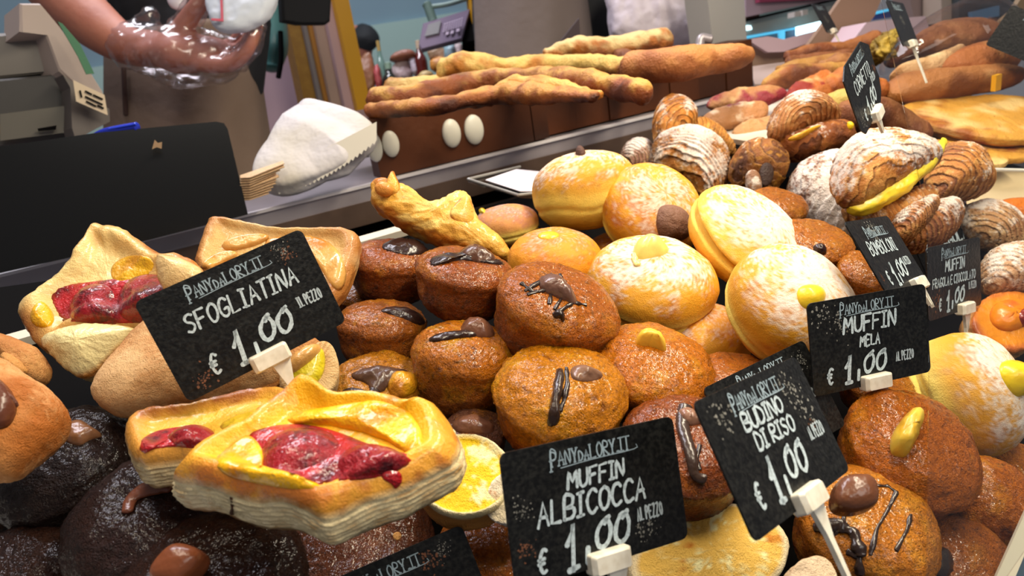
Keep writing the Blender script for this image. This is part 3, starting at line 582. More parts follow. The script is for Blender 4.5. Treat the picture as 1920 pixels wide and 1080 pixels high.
# ---------------------------------------------------------------- puff horn
def hornridge(P, X, Y, Z, sz): return .0022*np.abs(fbm(P*np.array([50, 50, 120]), 5, 3))+.0009*fbm(P*260, 9, 2)
HORN = thing('puff_pastry_horn', 'golden open puff pastry with curled tip and raised flap, leaning above the dark muffins', 'pastry', D(830, 470, .55))
HC = lambda P, X, Y, R_, Z, N_: np.concatenate([mix(mix(hexc('e6ac44'), hexc('bc701a'), sm(.1, .55, fbm(P*60, 51)+.55*sm(.75, 1, R_)-.1)), hexc('f4cc70'), sm(.0, .5, fbm(P*np.array([60, 60, 160]), 55)))]+[(.2+0*R_)[:, None]], 1)
HB = outline('body', [(694, 352), (703, 338), (725, 345), (748, 352), (765, 368), (800, 388), (835, 385), (868, 360), (880, 366), (888, 398), (905, 425), (938, 448), (957, 472), (950, 490), (915, 478), (870, 470), (820, 455), (760, 425), (720, 400), (697, 382)], .55, V(.05, .45, .89), pillow_prof(.014, .02, e=.35), M_PUFF, HORN, HC, lump=.0016, ridge=hornridge, ns=240, it=1, seed=51)
outline('curled_tip', [(722, 356), (726, 335), (736, 318), (743, 330), (752, 352), (748, 368), (730, 370)], .547, V(-.2, .3, .93), pillow_prof(.005, .008, e=.5), M_PUFF, HORN, HC, lump=.001, ns=60, it=1)
outline('rolled_knob', [(700, 352), (712, 340), (730, 343), (738, 356), (728, 368), (708, 366)], .541, V(-.2, .3, .93), pillow_prof(.005, .006, e=.5), M_PUFF, HORN, hexc('d98f3a'), lump=.0006, ns=60)
outline('raised_flap', [(840, 398), (862, 370), (872, 362), (882, 368), (890, 400), (884, 428), (855, 420)], .538, V(.3, .3, .9), pillow_prof(.004, .006, e=.5), M_PUFF, HORN, HC, lump=.001, ns=70, it=1)

# ---------------------------------------------------------------- apricot / chocolate muffins in the middle
MD = dict(top='a8540c', side='873f08', dark='2b1009')
def mthing(label, px, py, d, group=None, name='muffin'): return thing(name, label, 'muffin', D(px, py, d), group)
def cblob(name, B, px, th, par, col='4b2e22', m=None, s=1, lump=.0012, ls=160): return patch(name, B, px, th, m or M_CHOC, par, hexc(col), lump=lump, ls=ls, seed=s, p=2.5)
t = mthing('dark brown muffin with chocolate top under the puff pastry horn', 732, 560, .53, 'brown muffins')
b = muffin('cake', 734, 512, .54, 76, 50, V(.10, .93, .35), 61, t, **MD)
cblob('chocolate', b, [(705, 462), (740, 445), (800, 450), (812, 470), (780, 482), (730, 474)], .004, t, '2c1a15')
t = mthing('brown muffin with a folded chocolate dollop, touching the tip of the horn', 870, 600, .50, 'brown muffins')
b = muffin('cake', 868, 536, .495, 88, 56, V(.16, .93, .32), 62, t, **MD)
cblob('chocolate', b, [(800, 482), (830, 474), (880, 470), (925, 478), (960, 500), (920, 496), (860, 486), (815, 500), (800, 498)], .003, t, '2c1a14', s=2)
cblob('chocolate_dollop', b, [(858, 472), (880, 462), (910, 472), (935, 486), (925, 496), (890, 492), (862, 484)], .007, t, '5a3a2a', s=3)
t = mthing('large orange-brown muffin with drizzled chocolate bow near the sugared doughnut', 1040, 680, .46, 'brown muffins')
b3m = muffin('cake', 1036, 603, .46, 110, 78, V(.30, .82, .50), 63, t, top='c0660c', side='96480a', dark='3a160a', glaze=.9)
cblob('chocolate_dollop', b3m, [(1005, 530), (1020, 512), (1035, 520), (1060, 540), (1085, 560), (1080, 575), (1050, 562), (1020, 548)], .008, t, '6b4a3c', s=4, lump=.002)
for l in ([(985, 545), (1010, 530), (1032, 520)], [(990, 552), (1016, 546), (1040, 535), (1058, 528)], [(1030, 570), (1034, 545), (1042, 525)], [(1040, 580), (1052, 560), (1055, 530), (1050, 515)], [(1038, 590), (1058, 578), (1075, 568), (1098, 572)], [(978, 532), (1000, 548), (1020, 545)]): drizzle('drizzle', b3m, l, .0013, t)
cblob('chocolate_drop', b3m, [(1034, 586), (1048, 580), (1062, 590), (1056, 606), (1050, 596), (1040, 598)], .003, t, '2b1d18')
t = mthing('brown muffin with dark flecks in the middle of its side', 716, 680, .49, 'brown muffins')
b = muffin('cake', 717, 632, .495, 78, 56, V(.05, .95, .28), 64, t, top='ad5f10', side='93500a', dark='2f1409', gold='c98414')
cblob('chocolate', b, [(700, 582), (740, 572), (790, 585), (805, 610), (790, 612), (740, 592)], .003, t, '2c1a15')
t = mthing('tall glossy orange muffin with cream swirl of milk chocolate at its rim', 868, 770, .45, 'brown muffins')
b = muffin('cake', 868, 697, .455, 92, 76, V(.14, .93, .34), 65, t, top='cc7408', side='9c540a', dark='3a1809', gold='d99a14', glaze=.9)
cblob('chocolate', b, [(795, 640), (815, 628), (850, 622), (900, 618), (925, 630), (870, 632), (820, 642)], .002, t, '2c1a14', s=6)
cblob('chocolate_dollop', b, [(858, 622), (866, 604), (905, 604), (928, 616), (930, 632), (905, 634), (880, 628)], .007, t, '6a4430', s=7)
t = mthing('bright orange muffin striped with one thick dark chocolate drip', 1048, 840, .42, 'brown muffins')
b6 = muffin('cake', 1047, 762, .42, 119, 78, V(.06, .84, .54), 66, t, top='e08a08', side='b4640a', dark='7a380a', gold='f4ae14', glaze=1, ragged=.12, dome=.22)
cblob('chocolate_drip', b6, [(1040, 695), (1052, 685), (1060, 700), (1056, 725), (1050, 760), (1048, 800), (1030, 806), (1022, 798), (1034, 765), (1035, 730)], .0035, t, '33231c')
drizzle('drizzle', b6, [(1062, 690), (1064, 720), (1058, 750), (1050, 770)], .0012, t)
cblob('chocolate_leaf', b6, [(1066, 690), (1090, 684), (1135, 700), (1128, 712), (1098, 718), (1070, 712)], .004, t, '7c5a46', lump=.001)
t = mthing('glossy amber muffin with a cream curl peeking out, below the sugared doughnut', 1215, 770, .45, 'brown muffins')
b7 = muffin('cake', 1216, 712, .45, 108, 66, V(.06, .86, .50), 67, t, top='d8780a', side='98480a', dark='5a250a', gold='ec9c14', glaze=1, dome=.30, lump=.04, taper=.16)
patch('cream_curl', b7, [(1188, 640), (1200, 625), (1222, 632), (1250, 645), (1250, 662), (1225, 650), (1195, 648)], .009, M_CREAM, t, hexc('f2bf3e'), p=4)
t = mthing('broken yellow-orange muffin with glossy chocolate streaks by the tart', 712, 770, .445, 'brown muffins')
b8 = muffin('cake', 712, 738, .455, 82, 50, V(.05, .88, .46), 68, t, top='c27a14', side='a8620f', dark='5a2a0c', gold='dba01e', lump=.08, glaze=.9)
cblob('chocolate', b8, [(650, 700), (700, 685), (760, 690), (775, 700), (740, 715), (720, 735), (700, 745), (690, 720), (660, 712)], .005, t, '4b3327', s=9)
drizzle('drizzle', b8, [(636, 748), (655, 738), (680, 742), (700, 742), (702, 715), (694, 698)], .003, t)
patch('custard_lump', b8, [(720, 716), (740, 696), (776, 698), (788, 722), (768, 748), (732, 746)], .007, M_GLZ, t, CUST(5, 'dda01a', 'b9741a'), lump=.001)
# ---------------------------------------------------------------- chocolate muffins low down at the front
CH = dict(top='21100a', side='170b06', dark='080403', m=M_DARK)
t = mthing('very dark chocolate muffin with a cracked top and tan cream cap, under the turnovers', 135, 960, .41, 'dark chocolate muffins')
b = muffin('cake', 130, 895, .41, 124, 80, V(-.05, .80, .60), 71, t, lump=.05, dome=.25, glaze=.7, **CH)
patch('cream_cap', b, [(108, 815), (120, 795), (150, 785), (172, 800), (200, 818), (170, 824), (150, 838), (125, 832)], .005, M_CHOC, t, hexc('7a5236'))
t = mthing('dark chocolate muffin with a curled milk chocolate ribbon, beneath the large strawberry pastry', 290, 1080, .37, 'dark chocolate muffins')
b = muffin('cake', 290, 1010, .37, 136, 92, V(.0, .78, .62), 72, t, lump=.05, dome=.15, top='2c150d', side='1c0e08', dark='0d0605', m=M_DARK)
drizzle('chocolate_ribbon', b, [(240, 960), (248, 938), (268, 922), (300, 912), (318, 915)], .0038, t, '7a4630', fl=.5)
t = mthing('brown chocolate muffin cropped by the lower edge beside the strawberry-print liner', 60, 1080, .37, 'dark chocolate muffins')
b = muffin('cake', 55, 1098, .37, 100, 70, V(-.02, .80, .60), 73, t, lump=.04, dome=.2, top='30180d', side='1c0e08', dark='0d0605', m=M_DARK)
t = mthing('dark chocolate muffin barely showing beside the tray liner', -10, 1010, .41, 'dark chocolate muffins')
b = muffin('cake', -22, 985, .42, 58, 50, V(0, .85, .52), 74, t, top='3a2414', side='24150b', dark='0d0605', m=M_DARK)
t = mthing('chocolate muffin with a shiny milk chocolate cube on top, at the lower edge', 400, 1100, .33, 'dark chocolate muffins')
b = muffin('cake', 410, 1120, .335, 160, 84, V(0, .82, .57), 75, t, lump=.04, top='33180b', side='1f0f08', dark='120804', m=M_DARK)
outline('chocolate_cube', [(285, 1078), (300, 1052), (325, 1026), (345, 1020), (378, 1030), (388, 1046), (370, 1075), (340, 1100), (295, 1100)], .312, V(-.1, .55, .83), pillow_prof(.009, .012, e=.28), M_CHOC, t, hexc('8a4c2c'), ns=60)
t = mthing('reddish brown crusty muffin in the shadow under the large strawberry pastry', 660, 1060, .33, 'dark chocolate muffins')
b = muffin('cake', 655, 1040, .415, 150, 86, V(.1, .80, .59), 76, t, top='5c2d10', side='3f1c0b', dark='1d0b06', gold='7a4218', lump=.03)
patch('crumb', b, [(735, 1000), (748, 995), (755, 1005), (748, 1015), (737, 1012)], .0008, M_SUGAR, t, hexc('c48f4e'))
# ---------------------------------------------------------------- muffins on the customer's far end
t = mthing('glossy brown muffin with a thick stick of pineapple-yellow cream on top', 1700, 950, .43, 'brown muffins')
b = muffin('cake', 1690, 862, .43, 118, 84, V(.16, .66, .74), 81, t, top='c2660a', side='8a440a', dark='5a280a', gold='d98414', glaze=1, dome=.25, lump=.04)
patch('cream_stick', b, [(1668, 850), (1668, 820), (1690, 785), (1712, 764), (1731, 772), (1728, 800), (1712, 838), (1700, 858), (1682, 858)], .012, M_CREAM, t, CUST(6, 'e8c64a', 'cfa02a'), p=4)
t = mthing('brown muffin with lumpy glazed top and small yellow cream block, beside the case edge', 1840, 1040, .44, 'brown muffins')
b = muffin('cake', 1836, 960, .45, 86, 80, V(.12, .62, .78), 82, t, top='bc640a', side='8a440a', dark='33150a', gold='e08c14', glaze=1, dome=.3, lump=.06)
patch('cream_block', b, [(1802, 900), (1806, 860), (1830, 858), (1840, 904), (1822, 908)], .008, M_CREAM, t, CUST(7, 'dfc23c', 'c89c24'), p=6)
t = mthing('muffin crossed by thin chocolate lines with a square milk chocolate on top', 1620, 1080, .40, 'chocolate-lined muffins')
b12 = muffin('cake', 1612, 1012, .40, 118, 96, V(.04, .72, .69), 83, t, top='cc7a18', side='9a4c0c', dark='6a3210', gold='e0982a', glaze=.5)
outline('chocolate_square', [(1556, 938), (1568, 900), (1600, 892), (1634, 896), (1645, 930), (1638, 955), (1600, 965), (1566, 960)], .355, V(-.05, .55, .83), pillow_prof(.010, .012, e=.28), M_CHOC, t, hexc('6b4028'), ns=70)
for l, r in (([(1680, 925), (1665, 955), (1645, 990), (1632, 1040)], .0011), ([(1708, 965), (1700, 995), (1680, 1032)], .0010), ([(1640, 910), (1665, 912), (1682, 924)], .0009), ([(1530, 990), (1570, 985), (1600, 1000), (1614, 1040)], .0032), ([(1560, 1005), (1580, 985), (1585, 950)], .0011), ([(1590, 1035), (1610, 1045), (1612, 1075)], .0018)): drizzle('drizzle', b12, l, r, t)
t = mthing('muffin with a dark lobed chocolate cap, half cropped by the lower edge', 1790, 1090, .41, 'chocolate-lined muffins')
b = muffin('cake', 1790, 1075, .415, 90, 76, V(.05, .72, .69), 84, t, top='b0601a', side='8a4310', dark='5a2a0c', gold='cf8430')
cblob('chocolate_cap', b, [(1690, 1050), (1700, 1020), (1730, 1012), (1756, 1028), (1780, 1025), (1790, 1050), (1780, 1090), (1740, 1095), (1700, 1085)], .010, t, '2f2522', lump=.001)
t = mthing('dark muffin with chocolate drips half hidden between the two front price cards', 1300, 930, .39, 'chocolate-lined muffins')
b9m = muffin('cake', 1278, 868, .40, 112, 88, V(.05, .80, .60), 85, t, top='9a4a12', side='7a3210', dark='3a160a', gold='b9681c', glaze=.9)
cblob('chocolate', b9m, [(1262, 775), (1290, 762), (1312, 775), (1330, 790), (1300, 800), (1275, 795)], .005, t, '8a6450')
drizzle('chocolate_drip', b9m, [(1285, 765), (1280, 800), (1295, 850), (1302, 890), (1318, 898)], .0035, t, '3c2c25')
drizzle('drizzle', b9m, [(1312, 835), (1306, 862), (1312, 880)], .001, t)
t = mthing('amber muffin tucked below the doughnuts, partly behind the topmost front card', 1350, 720, .47, 'brown muffins')
muffin('cake', 1385, 735, .475, 84, 50, V(.05, .9, .4), 86, t, top='b8620f', side='8a3c0e', dark='4a1d0a')
t = mthing('orange muffin in the gap between the cropped card and the apricot card', 925, 1080, .37, 'brown muffins')
muffin('cake', 915, 1050, .40, 92, 66, V(.0, .85, .5), 87, t, top='c06a1c', side='9c4e12', dark='5a2a0c', gold='d98a2c', glaze=1)
t = mthing('chocolate-topped muffin peeking out above the yellow custard tart', 890, 830, .41, 'brown muffins')
b = muffin('cake', 890, 825, .425, 58, 40, V(.0, .9, .43), 88, t, top='6a4230', side='5a3010', dark='2a130a')
cblob('chocolate', b, [(842, 800), (860, 780), (895, 776), (925, 790), (930, 812), (890, 815), (855, 812)], .005, t, '6b4634')
for i, (x, y, dd, r, lb) in enumerate([(668, 560, .55, 40, 'yellow crumbly muffin sliver beside the corner of the first card'), (1520, 470, .58, 66, 'flat orange muffin with a black cherry in its middle, behind the doughnuts'), (1630, 525, .55, 60, 'glossy orange muffin partly behind the doughnut price card'), (1455, 398, .66, 52, 'orange glazed muffin edge between croissants and split doughnut'), (640, 800, .47, 46, 'orange muffin in the lower layer under the broken one'), (1640, 735, .50, 62, 'brown muffin in the shade under the apple muffin card'), (1905, 880, .50, 50, 'dark-topped muffin by the case edge under the cream doughnut')]):
    t = mthing(lb, x, y, dd, 'brown muffins'); b = muffin('cake', x, y, dd, r, r*.62, V(.05, .82, .57), 90+i, t, top='c8731a', side='9c5210', dark='6a300c', gold='d98a22', glaze=1)
    if i == 1: cblob('cherry', b, [(1520, 465), (1535, 452), (1552, 462), (1550, 480), (1532, 484)], .005, t, '2a1412')

# ---------------------------------------------------------------- custard tarts
TC = thing('custard_tart', 'round yellow custard tart with blistered top and pale rim, beside the large strawberry pastry', 'tart', D(865, 960, .37))
def tartcol(s, cen='f0c414', rim='ead9a8', side='c98a44'):
    def fn(P, X, Y, R_, Z, N_):
        q = fbm(P*120, s); q2 = fbm(P*420, s+2, 2); top = mix(hexc(cen), hexc('fbf0b0'), sm(.05, .5, q+q2*.7)); top = mix(top, hexc('c9761a'), sm(.35, .8, -q+q2*.3))
        C = mix(top, hexc(rim), sm(.86, .90, R_+.02*q)); C = mix(C, hexc(side), sm(-.004, -.009, Z)); return np.concatenate([C, (.3*(R_ < .86))[:, None]], 1)
    return fn
outline('tart', [(776, 905), (784, 862), (815, 826), (862, 806), (914, 815), (950, 846), (966, 890), (950, 938), (905, 964), (850, 968), (800, 946)], .37, V(.0, .66, .75), slab_prof(.021, .003, nside=12, bulge=-.06), M_SUGAR, TC, tartcol(101), hfn=lambda x, y, r, z: -.0025*(r < .88), lump=.0007, fine=.0004, ns=150)
T = thing('custard_tart', 'large floury custard tart between the two front price cards', 'tart', D(1330, 1060, .37))
outline('tart', [(1170, 1075), (1200, 1010), (1280, 955), (1350, 935), (1430, 950), (1485, 1000), (1480, 1060), (1440, 1110), (1330, 1140), (1220, 1130)], .375, V(.0, .62, .78), slab_prof(.022, .004, nside=12), M_SUGAR, T, tartcol(105, 'edbe58', 'f0dcb0'), hfn=lambda x, y, r, z: .006*(1-r*r)*(r < 1.001), lump=.001, fine=.0004, ns=150)
T = thing('rice_tart', 'small white floury tart edge beside the apricot price card', 'tart', D(935, 970, .365))
outline('tart', [(908, 975), (912, 920), (930, 888), (965, 880), (1000, 900), (1000, 970), (960, 990)], .362, V(-.3, .4, .86), slab_prof(.02, .004, nside=8), M_SUGAR, T, tartcol(108, 'f3e3c0', 'f6ecd8', 'ead0a4'), lump=.001, fine=.0004, ns=90)
T = thing('lemon_cream_tart', 'lemon-yellow cream tart with apple slice and pale striped shell, beneath the first card', 'tart', D(600, 745, .42))
TT = outline('shell', [(520, 700), (560, 660), (600, 636), (622, 640), (638, 672), (636, 710), (615, 742), (570, 745), (530, 735)], .415, V(.25, .52, .82), slab_prof(.018, .003, nside=12), M_SUGAR, T, lambda P, X, Y, R_, Z, N_: mix(hexc('dcb880'), hexc('c49558'), sm(-.2, .5, np.sin(np.arctan2(Y, X)*40)*.3+fbm(P*90, 3))), lump=.0008, ns=140)
patch('cream', TT, [(530, 705), (565, 668), (600, 645), (612, 662), (610, 700), (590, 725), (560, 728)], .004, M_GLZ, T, hexc('d9c420'))
patch('apple_slice', TT, [(530, 690), (560, 655), (600, 640), (606, 662), (580, 690), (545, 712)], .008, M_APP, T, APP(4))
T = outline('bread_crust', [(1470, 1085), (1500, 1050), (1540, 1038), (1570, 1060), (1580, 1100), (1500, 1110)], .335, V(0, .7, .7), slab_prof(.014, .003), M_SUGAR, colfn=SUG(61, 'dcc09c', 'b98e5c', 'ead6b8'), lump=.002, ns=80)
tag(T.o, 'pale crusty pastry corner under the pin of the rice pudding card', 'pastry')
# ================================================================ sugared doughnuts
def bomb(label, *a, **k):
    t = thing('filled_doughnut', label, 'doughnut', D(a[0], a[1], a[2])-UPZ*a[3]*a[2]/F*.7, 'sugared doughnuts'); return t, bun('dough', *a, parent=t, **k)
t, b = bomb('sugared doughnut crowned with a pale yellow cream dollop, in the very middle of the doughnuts', 1222, 533, .545, 121, 72, V(.02, .80, .60), seed=201, powder=.60, crease=.05, bw=.26, zc=-.22)
patch('cream_dollop', b, [(1184, 480), (1190, 455), (1208, 446), (1235, 448), (1256, 465), (1252, 478), (1222, 484), (1200, 488)], .011, M_CREAM, t, CUST(1, 'f6e27a', 'f0d04a'), p=2, lump=.001)
drizzle('cream_tail', b, [(1190, 478), (1190, 490), (1196, 497)], .0022, t, 'f0dc86', M_CREAM)
t, b = bomb('largest sugared doughnut showing its yellow cream hole, behind the apple muffin card', 1482, 574, .49, 126, 86, V(.30, .55, .78), seed=202, powder=.70, crease=.07, bw=.22, zc=-.30, ang=.3)
patch('cream', b, [(1492, 560), (1495, 538), (1520, 530), (1545, 538), (1552, 560), (1530, 585), (1505, 580)], .006, M_CREAM, t, CUST(2, 'f4cf30', 'f0c020'), p=2)
t, b = bomb('tall domed sugared doughnut nearest the card holder, side split open', 1097, 356, .69, 99, 72, V(-.22, .95, .22), seed=203, powder=.62, crease=.025, bw=.46, zc=-.30, brown='a8622c')
patch('chocolate_crumb', b, [(1078, 286), (1086, 278), (1100, 284), (1096, 292), (1080, 292)], .006, M_MCHOC, t, hexc('5d4034'))
t, b = bomb('golden doughnut turned on its side with a brown chocolate plug', 1222, 397, .66, 97, 66, V(.22, .42, .88), seed=204, powder=.46, crease=.05, bw=.22, zc=-.35)
patch('chocolate_plug', b, [(1230, 430), (1230, 392), (1250, 380), (1280, 388), (1298, 410), (1295, 446), (1262, 456), (1238, 450)], .009, M_MCHOC, t, hexc('7d5a48'), p=3, lump=.001)
t, b = bomb('doughnut split wide open along its pale side, snowy with sugar', 1402, 448, .58, 122, 62, V(.42, .60, .68), seed=205, powder=.66, crease=.22, bw=.50, zc=.05, pale='f2cc58')
t, b = bomb('smooth golden doughnut with a flat yellow cream spot, behind the drizzled muffin', 1041, 492, .60, 91, 58, V(.0, .90, .42), seed=206, powder=.30, crease=.05, bw=.2, zc=-.5, gold='dc9020')
patch('cream', b, [(1005, 440), (1020, 434), (1045, 434), (1052, 444), (1030, 450), (1008, 448)], .002, M_GLZ, t, hexc('e8c02a'))
t, b = bomb('small pink-browned doughnut between puff horn and doughnut pile', 950, 422, .70, 62, 36, V(-.1, .93, .35), seed=207, powder=.3, crease=.06, bw=.32, zc=-.25, gold='c98a4a', brown='b0705a')
patch('cream', b, [(893, 398), (900, 386), (912, 392), (908, 402)], .004, M_GLZ, t, hexc('e8c838'))
t, b = bomb('golden doughnut lying under the two biggest sugared ones', 1312, 640, .54, 92, 66, V(-.1, .88, .46), seed=208, powder=.45, crease=.05, bw=.34, zc=-.55)
t, b = bomb('doughnut bun almost hidden below the tall domed one', 1165, 480, .70, 70, 40, V(0, .9, .4), seed=209, powder=.4, crease=.05, bw=.3)
t, b = bomb('big pale doughnut oozing yellow cream by the glass edge', 1808, 742, .50, 118, 100, V(.72, .30, .62), seed=210, powder=.75, crease=.14, bw=.40, zc=-.42, pale='ecd36a', brown='b5764a')
patch('cream', b, [(1872, 700), (1875, 678), (1895, 672), (1925, 680), (1940, 720), (1915, 750), (1895, 738)], .010, M_CREAM, t, CUST(3, 'eecb18', 'e0b410'), p=2)

# ================================================================ flaky croissants
def flakecol(s, a='c07a34', b='854826', pw=.5, hi='e0a658'):
    def fn(P, X, Y, R_, Z, N_, st=None):
        q = fbm(P*45, s); q2 = fbm(P*200, s+3, 3); q3 = fbm(P*700, s+5, 2)
        C = mix(hexc(a), hexc(b), sm(-.1, .5, q+.3*q2)); C = mix(C, hexc(hi), sm(.0, .5, q2-q*.5))
        if st is not None: C = mix(C, hexc(b)*.7, sm(.72, .98, st)*.8); C = mix(C, hexc(hi), sm(.45, .1, st)*.35)
        p = sm(.05, .5, fbm(P*28, s+9)*.8+q2*.5+q3*.3+N_[:, 2]*.35+pw-.55)*.85
        return np.concatenate([mix(C, hexc('ece2da'), p), p[:, None]], 1)
    return fn
def stripes(X, Y, P, k, cx, cy, s, wob=.35): return (np.sqrt((X-cx)**2+(Y-cy)**2)*k+1.1*fbm(P*22, s)+.5*fbm(P*90, s+1, 2)) % 1
def shell(name, px, d, n, up, dn, parent, s, k=9, cx=0, cy=-1.4, col=None, amp=.0012, ns=260, e=.45, pw=.5, **kw):
    ca = dict(pw=pw); ca.update(col or {}); base = flakecol(s, **ca)
    rg = lambda P, X, Y, Z, sz: amp*(.5-stripes(X, Y, P, k, cx, cy, s))+.0006*fbm(P*160, s+4, 2)
    cf = lambda P, X, Y, R_, Z, N_: base(P, X, Y, R_, Z, N_, stripes(X, Y, P, k, cx, cy, s))
    return outline(name, px, d, n, pillow_prof(up, dn, n=60, e=e), M_FLAKE, parent, cf, ns=ns, lump=.0018, ls=40, seed=s, ridge=rg, **kw)
G2 = 'flaky croissants'
def croi(label, px, py, d): return thing('croissant', label, 'croissant', D(px, py, d), G2)
t = croi('large croissant split by thick yellow cream, under the slate-like croissant card', 1660, 420, .64)
shell('upper_shell', [(1556, 345), (1560, 305), (1580, 275), (1610, 256), (1650, 250), (1700, 258), (1740, 268), (1768, 285), (1765, 305), (1735, 325), (1690, 345), (1650, 370), (1600, 388), (1570, 380)], .645, V(-.05, .55, .83), .026, .02, t, 301, k=5, cx=.2, cy=-1.2, pw=.62)
shell('lower_shell', [(1575, 385), (1610, 392), (1660, 385), (1710, 355), (1745, 345), (1760, 370), (1745, 400), (1720, 440), (1690, 455), (1640, 440), (1595, 425)], .655, V(-.1, .25, .96), .022, .02, t, 302, k=7, cx=1.2, cy=.6, pw=.35)
outline('cream_filling', [(1582, 390), (1615, 370), (1662, 350), (1705, 318), (1738, 300), (1758, 275), (1764, 258), (1776, 262), (1776, 278), (1752, 312), (1722, 342), (1685, 372), (1640, 392), (1604, 400)], .636, V(-.1, .45, .88), pillow_prof(.009, .012, e=.3), M_CREAM, t, lambda P, *a: CUST(9, 'fadc3c', 'f2c424')(P), lump=.003, ls=70, ns=120)
t = croi('curved horn of a croissant, glassy brown, behind the creamy one', 1790, 380, .70)
shell('shell', [(1738, 330), (1745, 295), (1765, 275), (1800, 275), (1830, 298), (1850, 330), (1853, 360), (1830, 372), (1800, 372), (1775, 380), (1750, 378)], .70, V(.1, .4, .9), .03, .02, t, 303, k=5, cx=-1.4, cy=-.8, pw=.35)
t = croi('striped ridged croissant dusted with sugar, below the curled golden one', 1290, 370, .82)
shell('shell', [(1216, 300), (1225, 268), (1260, 253), (1300, 252), (1340, 266), (1362, 290), (1368, 320), (1360, 352), (1335, 375), (1315, 372), (1290, 345), (1250, 322), (1222, 318)], .82, V(.0, .55, .83), .035, .02, t, 304, k=8, cx=-1.0, cy=-1.6, pw=.6, amp=.003)
t = croi('golden curled croissant standing up at the back by the wooden crate', 1300, 300, .88)
shell('curl', [(1225, 215), (1235, 192), (1260, 184), (1285, 190), (1305, 210), (1308, 232), (1290, 255), (1262, 262), (1240, 278), (1226, 262), (1222, 240)], .88, V(.0, .35, .94), .03, .02, t, 305, k=4, cx=.3, cy=-.8, pw=.2, col=dict(a='cc7f2c', b='8f5424', hi='e0a04a'))
shell('tail', [(1295, 225), (1320, 228), (1350, 245), (1378, 275), (1380, 290), (1362, 292), (1340, 280), (1310, 268), (1292, 250)], .885, V(.0, .45, .9), .02, .02, t, 306, k=5, cx=-2.0, cy=.5, pw=.25, col=dict(a='cc8434', b='96602c', hi='e0a850'))
t = croi('shell-shaped layered pastry with dark glossy underside and cream slit, left of the croissant card'.replace('left of', 'beside'), 1520, 300, .80)
shell('upper_shell', [(1438, 255), (1440, 225), (1462, 198), (1500, 185), (1540, 190), (1570, 208), (1578, 225), (1555, 228), (1530, 235), (1500, 250), (1470, 262), (1448, 268)], .80, V(-.1, .5, .86), .03, .02, t, 307, k=8, cx=.2, cy=-1.1, pw=.4, col=dict(a='b07038', b='7c4a2c', hi='cf9c60'))
shell('lower_shell', [(1445, 262), (1480, 255), (1520, 238), (1560, 228), (1592, 232), (1604, 250), (1598, 270), (1560, 285), (1520, 298), (1488, 304), (1462, 292)], .80, V(-.05, .2, .97), .028, .02, t, 308, k=1.2, cx=0, cy=-3, pw=.12, col=dict(a='8a4a1c', b='5f2e12', hi='a8662a'))
outline('cream_filling', [(1472, 262), (1500, 250), (1530, 236), (1545, 234), (1520, 248), (1490, 262)], .772, V(-.1, .4, .9), pillow_prof(.004, .008), M_GLZ, t, hexc('d9a020'), ns=60)
outline('cream_tip', [(1585, 232), (1592, 228), (1602, 236), (1598, 243), (1588, 242)], .78, V(0, .4, .9), pillow_prof(.005, .008), M_GLZ, t, hexc('f0c818'), ns=40)
t = croi('brown rolled croissant seen end-on with a dark spiral mouth', 1415, 360, .78)
shell('shell', [(1368, 310), (1378, 282), (1405, 270), (1440, 276), (1465, 300), (1472, 330), (1455, 360), (1435, 378), (1405, 365), (1380, 345)], .78, V(.1, .35, .93), .04, .03, t, 309, k=3, cx=.3, cy=.3, pw=.1, col=dict(a='93571f', b='5c3010', hi='b9802c'))
outline('spiral_mouth', [(1424, 318), (1432, 304), (1446, 306), (1452, 322), (1446, 345), (1432, 352), (1426, 338)], .735, V(.1, .2, .97), pillow_prof(.003, .01), M_FLAKE, t, hexc('331a0c'), ns=50)
outline('rolled_tip', [(1398, 325), (1410, 316), (1424, 325), (1430, 350), (1422, 375), (1408, 372), (1398, 350)], .737, V(0, .2, .97), pillow_prof(.008, .01), M_FLAKE, t, lambda P, *a: mix(hexc('8a6040'), hexc('d9cabb'), sm(-.1, .3, fbm(P*150, 4))), ns=60)
t = croi('dark croissant thickly powdered with sugar behind the split doughnut', 1530, 430, .72)
shell('shell', [(1474, 350), (1485, 322), (1515, 302), (1560, 290), (1580, 300), (1562, 340), (1565, 380), (1585, 410), (1600, 450), (1580, 462), (1540, 440), (1500, 400), (1480, 375)], .74, V(.0, .55, .83), .035, .02, t, 310, k=4, cx=-1.5, cy=.5, pw=.72, col=dict(a='7e4a2a', b='4a2818', hi='9a6438'))
